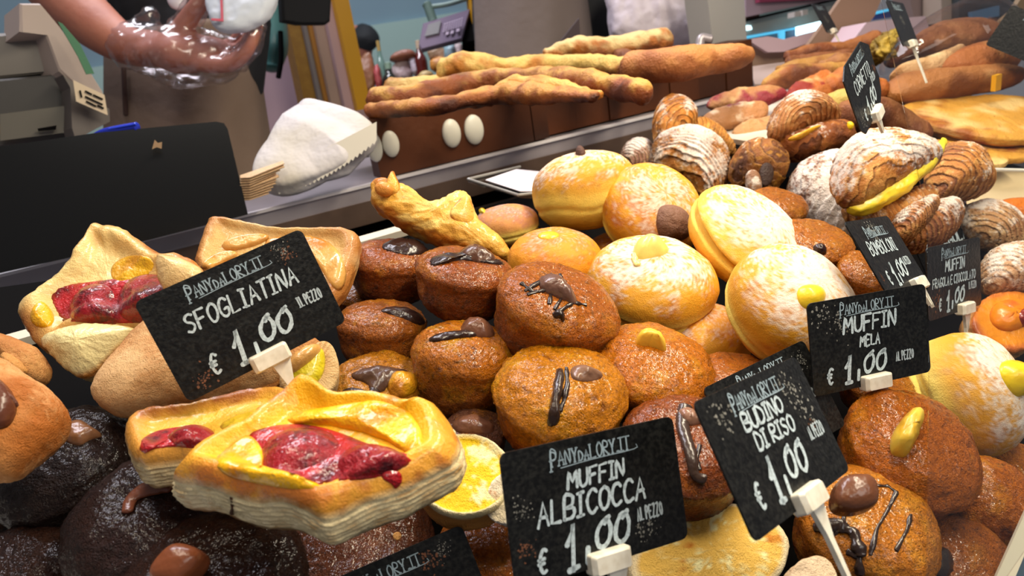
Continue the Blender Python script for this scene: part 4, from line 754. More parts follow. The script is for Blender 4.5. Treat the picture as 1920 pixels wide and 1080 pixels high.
for i, (lb, px, d, cc, pw) in enumerate([
    ('pink-brown croissant piece lying deep behind the domed doughnut', [(1160, 300), (1168, 275), (1195, 265), (1225, 275), (1228, 320), (1205, 335), (1170, 325)], .90, dict(a='a87a66', b='7a4c3a', hi='c0a070'), .4),
    ('brown croissant end showing below the spiral one', [(1330, 375), (1350, 358), (1385, 352), (1425, 372), (1470, 368), (1475, 395), (1420, 400), (1350, 392)], .80, dict(a='7e5034', b='4c2c1c', hi='93633f'), .45),
    ('ridged croissant showing between the doughnut card and the strawberry card', [(1660, 430), (1680, 410), (1720, 395), (1760, 382), (1800, 380), (1800, 440), (1740, 470), (1690, 470)], .64, dict(a='b06c34', b='7c4426', hi='cf9550'), .5),
    ('croissant with coiled layers directly under the yellow cream', [(1665, 420), (1690, 395), (1730, 375), (1755, 385), (1740, 430), (1700, 460), (1672, 450)], .63, dict(a='b8743a', b='7c4426', hi='d9a05a'), .45),
    ('sugared croissant beyond the strawberry muffin card', [(1795, 395), (1830, 378), (1870, 390), (1905, 420), (1930, 450), (1930, 480), (1870, 470), (1820, 440)], .70, dict(a='b9885a', b='8c5a34', hi='d9b078'), .6),
    ('pale croissant with peeling layers beside the glass edge', [(1840, 520), (1845, 480), (1880, 462), (1960, 460), (1960, 545), (1890, 555), (1850, 545)], .62, dict(a='c4946a', b='9a6240', hi='dcb88c'), .6)]):
    t = croi(lb, np.mean([p[0] for p in px]), np.mean([p[1] for p in px])+40, d); shell('shell', px, d, V(.05, .5, .86), .024, .02, t, 320+i, k=6, cx=-1.3, cy=-.9, pw=pw, col=cc, ns=160)
t = thing('apricot_pastry', 'glossy orange apricot pastry beside the strawberry and chocolate card', 'pastry', D(1880, 620, .58))
AP = outline('base', [(1820, 600), (1835, 560), (1870, 545), (1960, 548), (1960, 650), (1880, 660), (1840, 640)], .58, V(.1, .6, .79), slab_prof(.02, .004), M_PUFF, t, puffcol('d9861a', 'c9702a', '9c4a1c', 'd9a060', 61, .8), lump=.002, fine=.0006, ns=120)
patch('apricot', AP, [(1850, 590), (1870, 562), (1920, 560), (1940, 600), (1900, 625), (1865, 618)], .008, M_CREAM, t, CUST(12, 'e0820f', 'c9581a'))
patch('cherry', AP, [(1885, 598), (1905, 580), (1940, 585), (1940, 612), (1900, 615)], .010, M_JAM, t, hexc('8c2416'))
for i, (lb, px, d) in enumerate([('round orange glazed pastry beyond the sugared croissant', [(1860, 400), (1862, 382), (1895, 376), (1960, 378), (1960, 410), (1900, 412)], .80), ('orange pastry edge behind the creamy croissant', [(1745, 405), (1765, 385), (1810, 375), (1812, 395), (1780, 410)], .72)]):
    o = outline('glazed_pastry', px, d, V(0, .7, .7), pillow_prof(.012, .01), M_GLZ, colfn=lambda P, *a: mix(hexc('d0701c'), hexc('96420f'), sm(-.1, .5, fbm(P*60, 3))), ns=80); tag(o.o, lb, 'pastry')

# ================================================================ far end: pink flatbreads, focaccia, wrapped bread
G3 = 'flatbreads with tomato'
def pinkcol(s, a='b07a4c', b='8c3038', c='d9b078'):
    def fn(P, *r): q = fbm(P*22, s); q2 = fbm(P*80, s+3); return mix(mix(hexc(a), hexc(c), sm(0, .5, q2)), hexc(b), sm(.05, .3, q+.3*q2))
    return fn
for i, (lb, px, d, col) in enumerate([
    ('tomato-topped flatbread stick, long one behind the curled croissant', [(1322, 195), (1345, 178), (1400, 165), (1470, 165), (1480, 180), (1440, 195), (1380, 202), (1335, 205)], 1.0, pinkcol(401)),
    ('cut flatbread with a red tomato edge', [(1310, 225), (1340, 205), (1400, 195), (1437, 192), (1440, 215), (1425, 228), (1370, 238), (1330, 240)], .95, pinkcol(402, c='dcc0a0')),
    ('pale flatbread lying flat under the tomato ones', [(1372, 255), (1380, 238), (1420, 225), (1470, 215), (1480, 262), (1400, 264)], .93, pinkcol(403, a='b98a58', b='94503c')),
    ('upright tomato flatbread leaning in the pile', [(1470, 190), (1480, 160), (1530, 140), (1552, 130), (1575, 160), (1560, 180), (1510, 200)], 1.0, pinkcol(404, a='b9682c', b='8a2c20')),
    ('tomato flatbread crossing beneath the leaning one', [(1440, 210), (1480, 190), (1540, 165), (1565, 160), (1560, 185), (1500, 200), (1470, 215)], .98, pinkcol(405, a='a8602c', b='8a2c24'))]):
    o = outline('flatbread', px, d, V(0, .55, .83), pillow_prof(.010, .012, e=.35), M_BREAD, colfn=col, lump=.003, ls=50, ns=110, seed=401+i); tag(o.o, lb, 'flatbread', G3)
st_ = prism('serving_tray', [(1325, 252), (1480, 278), (1590, 210), (1500, 125)], .99, UPZ, .006, mat('tray_white', hexc('d4ccbf'), rough=.4)); tag(st_.o, 'white serving tray under the tomato flatbreads and rolls', 'tray')
G4 = 'brown rolls piled by the paper-lined box'
bread('longest brown roll on top of the far pile', [(1478, 106), (1530, 98), (1580, 96), (1640, 78)], 1.22, [9, 13, 13, 15], 21, a='7e4424', b='4f2516', c='a06434', name='bread_roll', group=G4, lump=.004)
bread('second brown roll of the far pile, thin and dark', [(1480, 118), (1530, 114), (1600, 108)], 1.2, [10, 12, 12], 22, a='6a3a20', b='3f1c10', c='8a5430', name='bread_roll', group=G4)
bread('brown roll sticking out towards the grey post', [(1460, 132), (1500, 126), (1570, 118)], 1.16, [8, 12, 14], 23, a='8a5230', b='54301c', c='b08040', name='bread_roll', group=G4)
bread('fat rolled bread below the dark ones', [(1545, 126), (1580, 120), (1620, 124)], 1.12, [14, 17, 15], 24, a='865030', b='5a2f1c', c='a87444', name='bread_roll', group=G4)
bread('lowest long roll of the far pile with pale tip', [(1440, 158), (1480, 145), (1540, 136), (1600, 130)], 1.1, [10, 15, 14, 12], 25, a='9a5c34', b='64341c', c='c09048', name='bread_roll', group=G4)
bread('orange-brown roll behind the croissant card', [(1560, 165), (1600, 158), (1640, 172)], 1.0, [20, 24, 20], 26, a='a85c24', b='74381a', c='c98c3c', name='bread_roll', group=G4)
bread('dark bread hidden between croissants and round flatbread', [(1590, 215), (1660, 222), (1720, 250)], .92, [22, 28, 24], 27, a='6f3c20', b='42200f', c='8f5a30', name='bread_roll', group=G4)
bread('yellow-green loaf slice under the croissant card', [(1545, 195), (1580, 188), (1610, 186)], .98, [12, 16, 14], 28, a='b08c3c', b='7e5a24', c='c9b060', name='bread_roll', group=G4)
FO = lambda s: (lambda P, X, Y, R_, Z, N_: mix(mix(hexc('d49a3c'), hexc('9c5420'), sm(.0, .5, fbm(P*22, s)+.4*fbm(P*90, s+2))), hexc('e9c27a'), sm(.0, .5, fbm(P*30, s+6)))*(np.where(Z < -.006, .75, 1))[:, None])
for i, (lb, px, d, T_) in enumerate([('wide golden round focaccia, topmost of its stack', [(1660, 215), (1700, 190), (1780, 178), (1880, 176), (2000, 185), (2020, 240), (1940, 262), (1860, 258), (1780, 240), (1710, 225)], .95, .012), ('second focaccia of the stack, showing a pale edge', [(1720, 232), (1800, 235), (1900, 262), (2000, 262), (2000, 285), (1880, 285), (1790, 262)], .93, .010),
    ('third focaccia of the stack, dark beneath', [(1700, 262), (1790, 262), (1900, 285), (1960, 288), (1900, 300), (1800, 290), (1720, 275)], .91, .008), ('lowest focaccia wedge above the white tray edge', [(1808, 290), (1850, 284), (1890, 290), (1895, 305), (1850, 312), (1815, 308)], .88, .008)]):
    o = outline('focaccia', px, d, V(0, .80, .6), slab_prof(T_, .003), M_BREAD, colfn=FO(420+i), lump=.002, ls=40, ns=140, seed=420+i); tag(o.o, lb, 'focaccia', 'focaccia stack')
tr = thing('white_tray', 'cream coloured tray with bright rim below the focaccia stack', 'tray', D(1880, 345, .86))
prism('board', [(1800, 326), (1840, 318), (2000, 322), (2000, 440), (1800, 420)], .86, V(0, .8, .6), .006, mat('cream_board', hexc('c9b48c'), rough=.6), tr)
tube('rim', [D(1780, 318, .84), D(1850, 318, .84), D(2000, 322, .84)], .0022, mat('white_rim', hexc('dcd8cc'), rough=.4), tr, ns=8)
# wrapped sandwich loaves
M_WRAP = glassy('cellophane', (.92, .9, .9), add=.03, rough=.06)
wl = thing('wrapped_bread_slices', 'stack of big folded brown flatbreads wrapped in clear film behind the croissant card', 'bread', D(1780, 180, 1.0))
for nm, px, d, c_ in (('folded_flatbread', [(1650, 110), (1700, 80), (1760, 45), (1840, 36), (1880, 55), (1890, 90), (1800, 95), (1720, 110), (1670, 125)], 1.12, ('96613e', '6f4128', 'a8744c')), ('folded_flatbread', [(1745, 130), (1780, 108), (1830, 88), (1880, 80), (1905, 78), (1918, 100), (1905, 135), (1850, 140), (1790, 142)], 1.02, ('a86434', '7c4424', 'c48a50')), ('flatbread_edge', [(1660, 140), (1700, 130), (1790, 100), (1810, 92), (1790, 118), (1760, 142), (1700, 150)], 1.02, ('d9b080', 'b58048', 'ecd0a0')),
    ('lower_flatbread', [(1655, 160), (1680, 145), (1760, 142), (1850, 132), (1920, 130), (1930, 150), (1850, 165), (1760, 180), (1670, 195)], 1.0, ('a46a38', '74421f', 'c4905a'))):
    cc_ = c_; outline(nm, px, d, V(0, .5, .86), pillow_prof(.022, .02, e=.35), M_BREAD, wl, (lambda P, *r, cc_=cc_: mix(mix(hexc(cc_[0]), hexc(cc_[1]), sm(-.1, .4, fbm(P*18, 7))), hexc(cc_[2]), sm(.1, .5, fbm(P*26, 11)))), lump=.003, ls=30, ns=130)
outline('film', [(1640, 120), (1700, 70), (1780, 34), (1860, 32), (1900, 55), (1922, 90), (1915, 150), (1800, 160), (1660, 170)], 1.08, V(0, .5, .86), pillow_prof(.075, .005, e=.4), M_WRAP, wl, lump=.004, ls=30, ns=110)
ya = outline('artichoke_heap', [(1640, 100), (1640, 75), (1655, 66), (1672, 74), (1678, 90), (1688, 108), (1662, 114)], 1.1, V(0, .5, .86), pillow_prof(.02, .02), M_BREAD, colfn=lambda P, *a: mix(hexc('b79a3c'), hexc('7c6424'), sm(-.1, .4, fbm(P*60, 3))), lump=.014, ls=70, ns=80); tag(ya.o, 'small yellow crumbly heap beside the wrapped flatbreads', 'food')
lm = box('yellow_marker', 0, .012, 0, .006, 0, .02, M_YEL); lm.o.location = tuple(D(1868, 155, .95)); tag(lm.o, 'small yellow tab standing above the round focaccia', 'marker')
# paper lined boxes and the lit case behind
M_KRAFT = mat('kraft_card', hexc('9a7c68'), rough=.7); M_PKP = mat('pink_paper', hexc('cdb2bd'), rough=.6)
def multi(label, name, cat, items, d0):
    t = thing(name, label, cat, D(np.mean([q[0] for q in items[0][1]]), np.max([q[1] for q in items[0][1]]), d0))
    for nm, px, d, n, th, m in items: prism(nm, px, d, n, th, m, t)
    return t
FN = np.array([-.15, -1, .1])
multi('kraft box lined with pink paper beside the grey post', 'paper_lined_box', 'box', [('front', [(1403, 74), (1440, 98), (1470, 95), (1545, 68), (1545, 125), (1408, 125)], 1.5, FN, .04, M_KRAFT), ('paper', [(1400, 74), (1440, 68), (1470, 74), (1530, 58), (1560, 60), (1540, 72), (1470, 97), (1440, 98)], 1.47, FN, .01, M_PKP), ('printed_mark', [(1441, 76), (1452, 85), (1459, 95), (1455, 96), (1447, 86)], 1.462, FN, .001, mat('red_mark', hexc('c45a6a')))], 1.5)
multi('white tablecloth edge under the kraft boxes', 'paper_cloth', 'cloth', [('sheet', [(1405, 125), (1480, 115), (1640, 100), (1640, 150), (1415, 158)], 1.45, V(0, .8, .6), .004, mat('pinkish_cloth', hexc('c9b3ac'), rough=.7))], 1.45)
multi('brown slanted cardboard flap crossing behind the first small card', 'cardboard_flap', 'cardboard', [('flap', [(1510, 92), (1548, 40), (1590, -20), (1660, -20), (1640, 30), (1600, 80), (1565, 100)], 1.4, FN, .01, M_KRAFT)], 1.4)
multi('pink paper wrapped box behind the small tilted card', 'pink_box', 'box', [('paper', [(1600, 75), (1625, 42), (1680, 35), (1735, 30), (1745, 62), (1700, 75), (1620, 95)], 1.35, FN, .06, M_PKP)], 1.35)
multi('grey and brown machine beyond the wrapped flatbreads', 'vending_unit', 'appliance', [('body', [(1700, -30), (1765, -30), (1765, 60), (1720, 62)], 1.75, FN, .05, mat('dusty_pink', hexc('9c8480'))), ('dark_body', [(1797, -30), (1930, -30), (1930, 40), (1797, 42)], 1.72, FN, .05, mat('dark_blue_grey', hexc('3a4248'))), ('light_panel', [(1765, -30), (1797, -30), (1797, 40), (1765, 42)], 1.7, FN, .05, mat('beige_panel', hexc('b8a496'))), ('blue_window', [(1822, 22), (1874, 10), (1874, 30), (1824, 40)], 1.7, FN, .01, mat('blue_window', hexc('4d6c88'), emit=.25))], 1.75)
multi('tan cardboard sheet leaning at the far end', 'cardboard_sheet', 'cardboard', [('sheet', [(1835, 60), (1870, 45), (1900, 20), (1925, -20), (1960, -20), (1960, 40), (1900, 80)], 1.3, FN, .01, mat('tan_card', hexc('8c7252')))], 1.3)
M_TUBE = mat('blue_white_tube', hexc('c8f4ff'), emit=3.2); M_BLU = mat('blue_glow', hexc('53b4dc'), emit=1.0)
multi('refrigerated case with blue-white lamp strips behind the grey post', 'refrigerated_case', 'display case', [('upper_sign', [(1398, 32), (1398, -30), (1560, -30), (1560, 0), (1520, 6)], 2.3, FN, .05, mat('pale_pink_panel', hexc('bda3ae'))), ('dark_panel', [(1398, -30), (1424, -30), (1424, 30), (1398, 36)], 2.28, FN, .02, mat('brown_picture', hexc('6d4038'), vary=((20, .6, hexc('a0765a')),))), ('sign_band', [(1424, -30), (1560, -30), (1560, -3), (1424, 4)], 2.27, FN, .02, mat('crimson_band', hexc('9a3a58'))), ('hood', [(1398, 38), (1520, 8), (1580, -2), (1580, 30), (1540, 40), (1398, 68)], 2.25, FN, .06, mat('grey_hood', hexc('8e8f88'))), ('dark_edge', [(1398, 36), (1580, -6), (1580, -2), (1398, 41)], 2.2, FN, .02, M_BLACK), ('body', [(1398, 66), (1560, 38), (1580, 100), (1400, 110)], 2.3, FN, .03, mat('case_interior', hexc('8fb2c4'))),
    ('lamp_strip', [(1398, 68), (1500, 50), (1500, 54), (1398, 73)], 2.22, FN, .01, M_BLU), ('lamp_tube', [(1496, 50), (1538, 40), (1545, 44), (1543, 54), (1496, 66)], 2.21, FN, .01, M_TUBE), ('divider', [(1462, 58), (1472, 56), (1472, 76), (1464, 76)], 2.21, FN, .01, M_BLU), ('dark_slot', [(1474, 58), (1494, 54), (1494, 70), (1474, 74)], 2.22, FN, .01, mat('dark_blue', hexc('35506e'))), ('round_lamp', [(1398, 48), (1408, 48), (1410, 55), (1398, 57)], 2.19, FN, .01, M_TUBE), ('far_lamp_strip', [(1640, 22), (1668, 16), (1669, 20), (1641, 27)], 2.19, FN, .01, M_BLU), ('far_panel', [(1638, 27), (1672, 20), (1674, 32), (1636, 38)], 2.22, FN, .01, mat('violet_panel', hexc('4c5590')))], 2.3)
for k, x in enumerate((1490, 1505)):
    b_ = prism('small_box', [(x, 22-k*3), (x+10, 20-k*3), (x+10, 30-k*3), (x, 32-k*3)], 2.15, FN, .03, mat('white_plastic_box', hexc('cfc4bc'))); tag(b_.o, ('first', 'second')[k]+' small white tub standing on the refrigerated case hood', 'tub')
# white bag and door handle by the grey post
wb = outline('white_carrier_bag', [(1134, -60), (1330, -60), (1332, 20), (1328, 60), (1310, 88), (1240, 95), (1180, 88), (1145, 75), (1138, 30)], 1.45, V(0, .1, 1), pillow_prof(.05, .05, e=.3), mat('soft_white_plastic', hexc('c9bfca'), rough=.5, bump=((20, .004),)), lump=.010, ls=14, ns=120, ridge=lambda P, *a: .006*fbm(P*np.array([50, 50, 8]), 3)); tag(wb.o, 'white carrier bag hanging beside the grey post, above the loaves', 'bag')
hd = thing('metal_clamp', 'small chrome clamp on a rod in front of the grey post', 'clamp', D(1320, 84, 1.28))
tube('jaw', [D(1312, 86, 1.27), D(1316, 72, 1.27), D(1332, 74, 1.27)], .008, M_STEEL, hd); tube('rod', [D(1262, 92, 1.29), D(1318, 86, 1.28)], .003, M_STEEL, hd, ns=10)

# ================================================================ people behind the counter
SKIN = mat('skin', hexc('b5735c'), rough=.55, sss=.15, bump=((120, .0005),), vary=((30, .35, hexc('9c5848')),))
M_APR = mat('taupe_apron_cloth', hexc('7c685a'), rough=.85, bump=((500, .0005), (12, .004)))
M_SHIRT = mat('black_cloth', hexc('17181d'), rough=.85)
def skinbody(name, chains, m, parent, vox=.004, smooth=4, cuts=None):
    """limbs as tapering bars fused into one continuous skin"""
    allP = []; allF = []; off = 0
    for pts, rad, fl in chains:
        b = tube('tmp', pts, rad, m, fl=fl, ns=18, steps=6, endr=.9); P = b.P; 
        for f in b.f: allF += [tuple(int(i)+off for i in q) for q in f]
        allP.append(P); off += len(P); bpy.data.objects.remove(b.o)
    o = mesh(name, np.concatenate(allP), allF, m, parent)
    r = o.modifiers.new('fuse', 'REMESH'); r.mode = 'VOXEL'; r.voxel_size = vox; r.use_smooth_shade = True
    s = o.modifiers.new('smooth', 'SMOOTH'); s.iterations = smooth; s.factor = .5
    return o
P1 = thing('person', 'person in a taupe apron holding a white packet in a plastic-gloved hand', 'person', D(390, 520, 1.30))
dA = 1.12
H = lambda x, y, d=dA: D(x, y, d)
k = dA/F
arm = [H(-20, -190, 1.25), H(70, -60, 1.18), H(160, 30, 1.14), H(232, 82, 1.12), H(290, 92, 1.12)]
armr = [.050, .045, .040, .030, .027]
palm = [H(288, 96), H(338, 98), H(392, 100)]; palmr = [.034, .052, .040]
fingers = [([H(330, 105, 1.10), H(392, 122, 1.09), H(438, 118, 1.08), H(466, 92, 1.07), H(478, 62, 1.07)], [.014, .012, .011, .0095, .008], 1), ([H(340, 100), H(400, 112, 1.11), H(446, 106, 1.10), H(472, 82, 1.10), H(484, 50, 1.10)], [.014, .012, .011, .0095, .008], 1),
    ([H(345, 90, 1.14), H(402, 100, 1.14), H(446, 92, 1.14), H(468, 66, 1.13), H(476, 40, 1.13)], [.013, .0115, .0105, .009, .008], 1), ([H(340, 84, 1.15), H(395, 88, 1.16), H(432, 82, 1.16), H(452, 60, 1.15), H(458, 36, 1.15)], [.012, .0105, .0095, .0085, .007], 1),
    ([H(318, 88, 1.11), H(338, 60, 1.10), H(358, 28, 1.09), H(380, 0, 1.08), H(400, -16, 1.08)], [.019, .017, .014, .012, .009], 1)]
tor = [D(330, 700, 1.38), D(350, 420, 1.38), D(370, 230, 1.38), D(370, 60, 1.38), D(330, -120, 1.38), D(320, -210, 1.38)]
body_ch = [(tor, [.135, .135, .13, .135, .145, .07], .7), ([D(320, -200, 1.38), D(120, -260, 1.36), H(-20, -190, 1.25)], [.07, .055, .05], 1), (arm, armr, 1), (palm, palmr, .62)]+fingers
skinbody('body', body_ch, SKIN, P1, vox=.0045, smooth=3)
skinbody('shirt', [(tor[:5]+[D(322, -190, 1.38)], [.139, .139, .134, .139, .149, .1], .7), ([D(320, -200, 1.38), D(180, -250, 1.37), D(60, -240, 1.31)], [.08, .062, .056], 1)], M_SHIRT, P1, vox=.008, smooth=2)
gl = skinbody('plastic_glove', [([H(245, 85, 1.12), H(290, 94, 1.12)], [.036, .036], 1), ([H(284, 98), H(338, 104), H(395, 108)], [.044, .062, .050], .8)]+[(c, [r+.0045 for r in rr], f) for c, rr, f in fingers]+[([H(300, 92), H(272, 50, 1.12), H(280, 30, 1.12)], [.030, .026, .018], .7)], glassy('thin_film', (.93, .91, .93), add=.14, rough=.22), P1, vox=.004, smooth=2)
dm = gl.modifiers.new('wrinkle', 'DISPLACE'); tx = bpy.data.textures.new('wrinkles', 'CLOUDS'); tx.noise_scale = .018; dm.texture = tx; dm.strength = .010; dm.mid_level = .5
# apron front: a curved cloth shell
def apron(par, cpx, top, bot, d, half, name='apron', m=M_APR, tilt=0, rad=.16):
    A = D(cpx[0], top, d); B = D(cpx[1], bot, d+.0); rows = []; nr_ = 40
    for i in range(nr_):
        t = i/(nr_-1); c = A*(1-t)+B*t; row = []
        for j in range(61):
            u = (j/60*2-1); a_ = u*1.25; w_ = half*(1+.22*t)
            q = c+np.array([math.sin(a_)*w_, rad*.9*(1-math.cos(a_))-.0+.006*math.sin(u*14+t*3)*t+.01*float(noise(np.array([u*2, t*3, 1.0]), 3)), 0]); row.append(q)
        rows.append(row)
    G = np.array(rows); Pf = G.reshape(-1, 3); Pb = Pf+np.array([0, .004, 0]); n_ = len(Pf); W = 61
    q = [[i*W+j, i*W+j+1, (i+1)*W+j+1, (i+1)*W+j] for i in range(nr_-1) for j in range(W-1)]
    q += [[n_+a, n_+d_, n_+c_, n_+b_] for a, b_, c_, d_ in q]
    ed = [i*W for i in range(nr_)]+[(nr_-1)*W+j for j in range(1, W)]+[i*W+W-1 for i in range(nr_-2, -1, -1)]+[j for j in range(W-2, 0, -1)]
    q += [[ed[i], ed[(i+1) % len(ed)], n_+ed[(i+1) % len(ed)], n_+ed[i]] for i in range(len(ed))]
    return mesh(name, np.concatenate([Pf, Pb]), q, m, par)
apron(P1, (352, 385), 40, 520, 1.24, .135)
tube('pocket_seam', [D(232, 128, 1.225), D(234, 180, 1.225), D(236, 215, 1.23)], .004, mat('dark_apron_cloth', hexc('4a3631'), rough=.9), P1)
# white packet in the hand
pk = thing('white_packet', 'white food packet with red corner line held in the gloved hand', 'packet', H(455, 40, 1.09))
pb = outline('packet', [(384, -50), (500, -50), (528, 0), (500, 40), (462, 58), (420, 62), (400, 50), (384, 10)], 1.06, V(.1, .3, .95), pillow_prof(.018, .012, e=.3), mat('packet_paper', hexc('c4ccd8'), rough=.5), pk, lump=.003, ls=40, ns=80)
prism('red_line', [(412, -30), (416, -30), (419, 40), (396, 38), (396, 34), (414, 35)], 1.035, V(.1, .3, .95), .001, mat('red_ink', hexc('b03a4a')), pk)
fl_ = outline('white_tub_rim', [(310, -20), (352, -20), (350, 5), (335, 20), (315, 12)], 1.14, V(0, .3, .95), pillow_prof(.01, .01), mat('tub_white', hexc('cfc9d2'), rough=.3), ns=50); tag(fl_.o, 'small white tub rim just above the gloved hand', 'tub')
# black cloth and teal bottle by the posts
bc = prism('black_cloth', [(526, -40), (624, -40), (620, 40), (612, 46), (560, 46), (530, 40)], 1.5, np.array([0, -1, 0.]), .04, M_SHIRT, bev=.006); tag(bc.o, 'black cloth hanging in front of the yellow and ochre posts', 'cloth')
tb = thing('teal_bottle', 'teal green plastic bottle hanging beside the lilac panel', 'bottle', D(505, 140, 1.78))
tube('bottle_body', [D(512, -20, 1.78), D(508, 40, 1.78), D(510, 90, 1.78), D(508, 125, 1.78)], [.034, .038, .038, .026], mat('teal_plastic', hexc('4f7f7c'), rough=.25, spec=.6), tb); tube('dark_handle', [D(526, 60, 1.74), D(527, 110, 1.74), D(522, 145, 1.74)], .006, M_BLACK, tb)
# second person
P2 = thing('person', 'person with taupe apron and black sleeve standing behind the long loaves', 'person', D(1040, 400, 1.55))
t2 = [D(1110, 560, 1.66), D(1095, 330, 1.66), D(1075, 120, 1.66), D(1060, -40, 1.66), D(1045, -180, 1.66)]
skinbody('body', [(t2, [.14, .14, .14, .15, .10], .65), ([D(1045, -160, 1.66), D(950, -110, 1.64), D(914, 0, 1.62), D(916, 70, 1.60), D(922, 120, 1.60)], [.07, .055, .034, .032, .03], 1)], M_SHIRT, P2, vox=.009, smooth=3)
ap2 = apron(P2, (1048, 1078), -60, 420, 1.47, .136, m=mat('grey_taupe_cloth', hexc('6e625e'), rough=.85, bump=((500, .0005), (12, .004))), rad=.2)
prism('apron_fold', [(1028, 106), (1086, 34), (1090, 98), (1060, 120)], 1.42, np.array([0, -1, 0.]), .004, mat('shaded_fold_cloth', hexc('4d4245'), rough=.9), P2)  # flat sheet on the apron, the fold's shade put into its darker colour
# customer's head seen far behind the counter
P3 = thing('person', 'dark-haired person far behind the counter, only the head showing', 'person', D(680, 200, 4.0))
hc = D(672, 84, 4.0)
def ell(name, c, rx, ry, rz, m, par, s=1, lump=0, col=None):
    t = np.linspace(.05, math.pi-.05, 26)[:, None]; ph = np.linspace(0, 2*math.pi, 36, endpoint=False)[None]
    G = c+np.stack([np.sin(t)*np.cos(ph)*rx, np.sin(t)*np.sin(ph)*ry, np.cos(t)*rz+0*ph], -1); P, f = ringmesh(G, c+np.array([0, 0, rz]), c-np.array([0, 0, rz])); f, n_ = orient_out(P, f)
    if lump: P = P+n_*(lump*fbm(P*14, s))[:, None]
    return mesh(name, P, f, m, par, col)
skinbody('body', [([D(700, 420, 4.1), D(690, 250, 4.1), D(680, 170, 4.08), D(674, 125, 4.05)], [.18, .2, .12, .06], .7), ([hc-UPZ*.09, hc-UPZ*.02, hc+UPZ*.04], [.055, .075, .07], 1)], SKIN, P3, vox=.015, smooth=3)
ell('hair', hc+CR*.03+UPZ*.03, .088, .09, .075, mat('black_hair', hexc('1c1d20'), rough=.7, bump=((120, .003),)), P3, lump=.01)
tube('grey_shirt', [D(705, 430, 4.06), D(696, 260, 4.06), D(688, 150, 4.06)], [.2, .22, .13], mat('grey_blue_cloth', hexc('8796a4'), rough=.8), P3, fl=.7)
# shelf with bottles and packets beyond the loaves
sh = thing('bottle_shelf', 'low shelf carrying bottles and packets beyond the long loaves', 'shelf', D(750, 240, 2.2)); prism('board', [(640, 205), (1000, 150), (1000, 300), (640, 330)], 2.2, np.array([0, -1, .0]), .3, mat('shelf_board', hexc('5b5550'), rough=.6), sh)
def bottle(label, x, y0, y1, r, d, c, neck=.35, cap='2b2b2b'):
    t = thing('bottle', label, 'bottle', D(x, y1, d), 'bottles and packets beyond the loaves'); k_ = d/F; a, b_ = D(x, y1, d), D(x-.15*(y1-y0), y0, d)
    L_ = lambda s: a+(b_-a)*s
    tube('glass_body', [L_(0), L_(.2), L_(.5), L_(.68), L_(.8)], np.array([1, 1, 1, .6, neck])*r*k_, mat('glass_'+c, hexc(c), rough=.15, spec=.7, coat=.5), t, ns=18); tube('cap', [L_(.8), L_(1)], neck*r*k_, mat('cap_'+cap, hexc(cap), rough=.4), t, ns=14)
bottle('dark red sauce bottle standing before the price scale', 794, 78, 150, 12, 2.1, '5e1a16', .4, 'c9b49a')
bottle('slim bottle with tan wooden stopper beside the yellow post', 722, 78, 170, 8, 2.1, '6c8c84', .45, 'a58a4c')
bottle('dark green bottle among the packets', 735, 120, 175, 13, 2.08, '232a26', .5, '7e9a88')
for i, (lb, px, c) in enumerate([('white paper packet between the two bottles', [(735, 118), (768, 108), (776, 150), (742, 158)], 'd0bcc0'), ('white folded packet beside the sauce bottle', [(764, 108), (778, 104), (786, 138), (778, 146)], 'dcd4e2'), ('brown crumpled pile on top of the paper packets', [(728, 112), (745, 98), (778, 96), (782, 108), (740, 116)], '8f5c46'), ('brown food packet nearest the yellow post', [(668, 120), (690, 95), (702, 110), (708, 160), (690, 180), (672, 160)], '8a5c3c'),
    ('striped red packet beside the brown one', [(700, 125), (712, 120), (718, 165), (706, 172)], 'b04a50'), ('tan snack bag leaning under the price scale', [(800, 95), (825, 86), (842, 105), (836, 120), (808, 118)], 'b39474'), ('orange and yellow snack bag behind the loaves', [(806, 112), (828, 106), (840, 118), (832, 135), (808, 134)], 'd9923c'), ('round packet with yellow and blue print on the loaves', [(780, 148), (795, 136), (812, 138), (812, 150), (790, 156)], 'c9b070'), ('white and red bottle-shaped packet under the scale', [(848, 82), (866, 76), (870, 108), (856, 114)], 'c9b8b8'), ('light blue box under the price scale', [(830, 84), (852, 78), (856, 114), (836, 118)], '8fb4bf')]):
    o = outline('snack_packet', px, 2.12-.01*i, V(0, .1, 1), pillow_prof(.02, .02, e=.3), mat('packet_'+c, hexc(c), rough=.45, vary=((30, .4, hexc('8c4a38')),)), lump=.006, ls=20, ns=50, it=1); tag(o.o, lb, 'packet', 'bottles and packets beyond the loaves')
# price computing scale display on its bracket
ps = thing('price_scale', 'grey price scale display with keypad on a bracket in front of the blue wall', 'scale', D(840, 120, 1.9))
PSN = V(.05, .25, .96)
prism('panel', [(785, 84), (793, 43), (882, 16), (866, 72), (790, 92)], 1.88, PSN, .02, mat('violet_grey_plastic', hexc('7d6f86'), rough=.3), ps, bev=.003)
prism('screen', [(796, 68), (803, 46), (827, 38), (822, 62)], 1.877, PSN, .002, mat('grey_lcd', hexc('8e8e92'), rough=.25), ps)
prism('housing', [(866, 72), (884, 20), (892, 60), (893, 75), (868, 80)], 1.9, PSN, .06, M_BLACK, ps)
prism('black_stand', [(868, 78), (893, 74), (900, 112), (872, 110)], 1.95, PSN, .05, M_BLACK, ps)
M_KEY = mat('pale_key', hexc('c6b6cc'), rough=.4); cps = D(840, 60, 1.876)
for r_ in range(4):
    for c_ in range(8):
        x = 833+c_*4.6-r_*.8; y = 44-c_*1.5+r_*4.4; prism('key', [(x, y), (x+2.8, y-.9), (x+2.3, y+1.7), (x-.5, y+2.6)], 1.876, PSN, .002, M_KEY, ps)
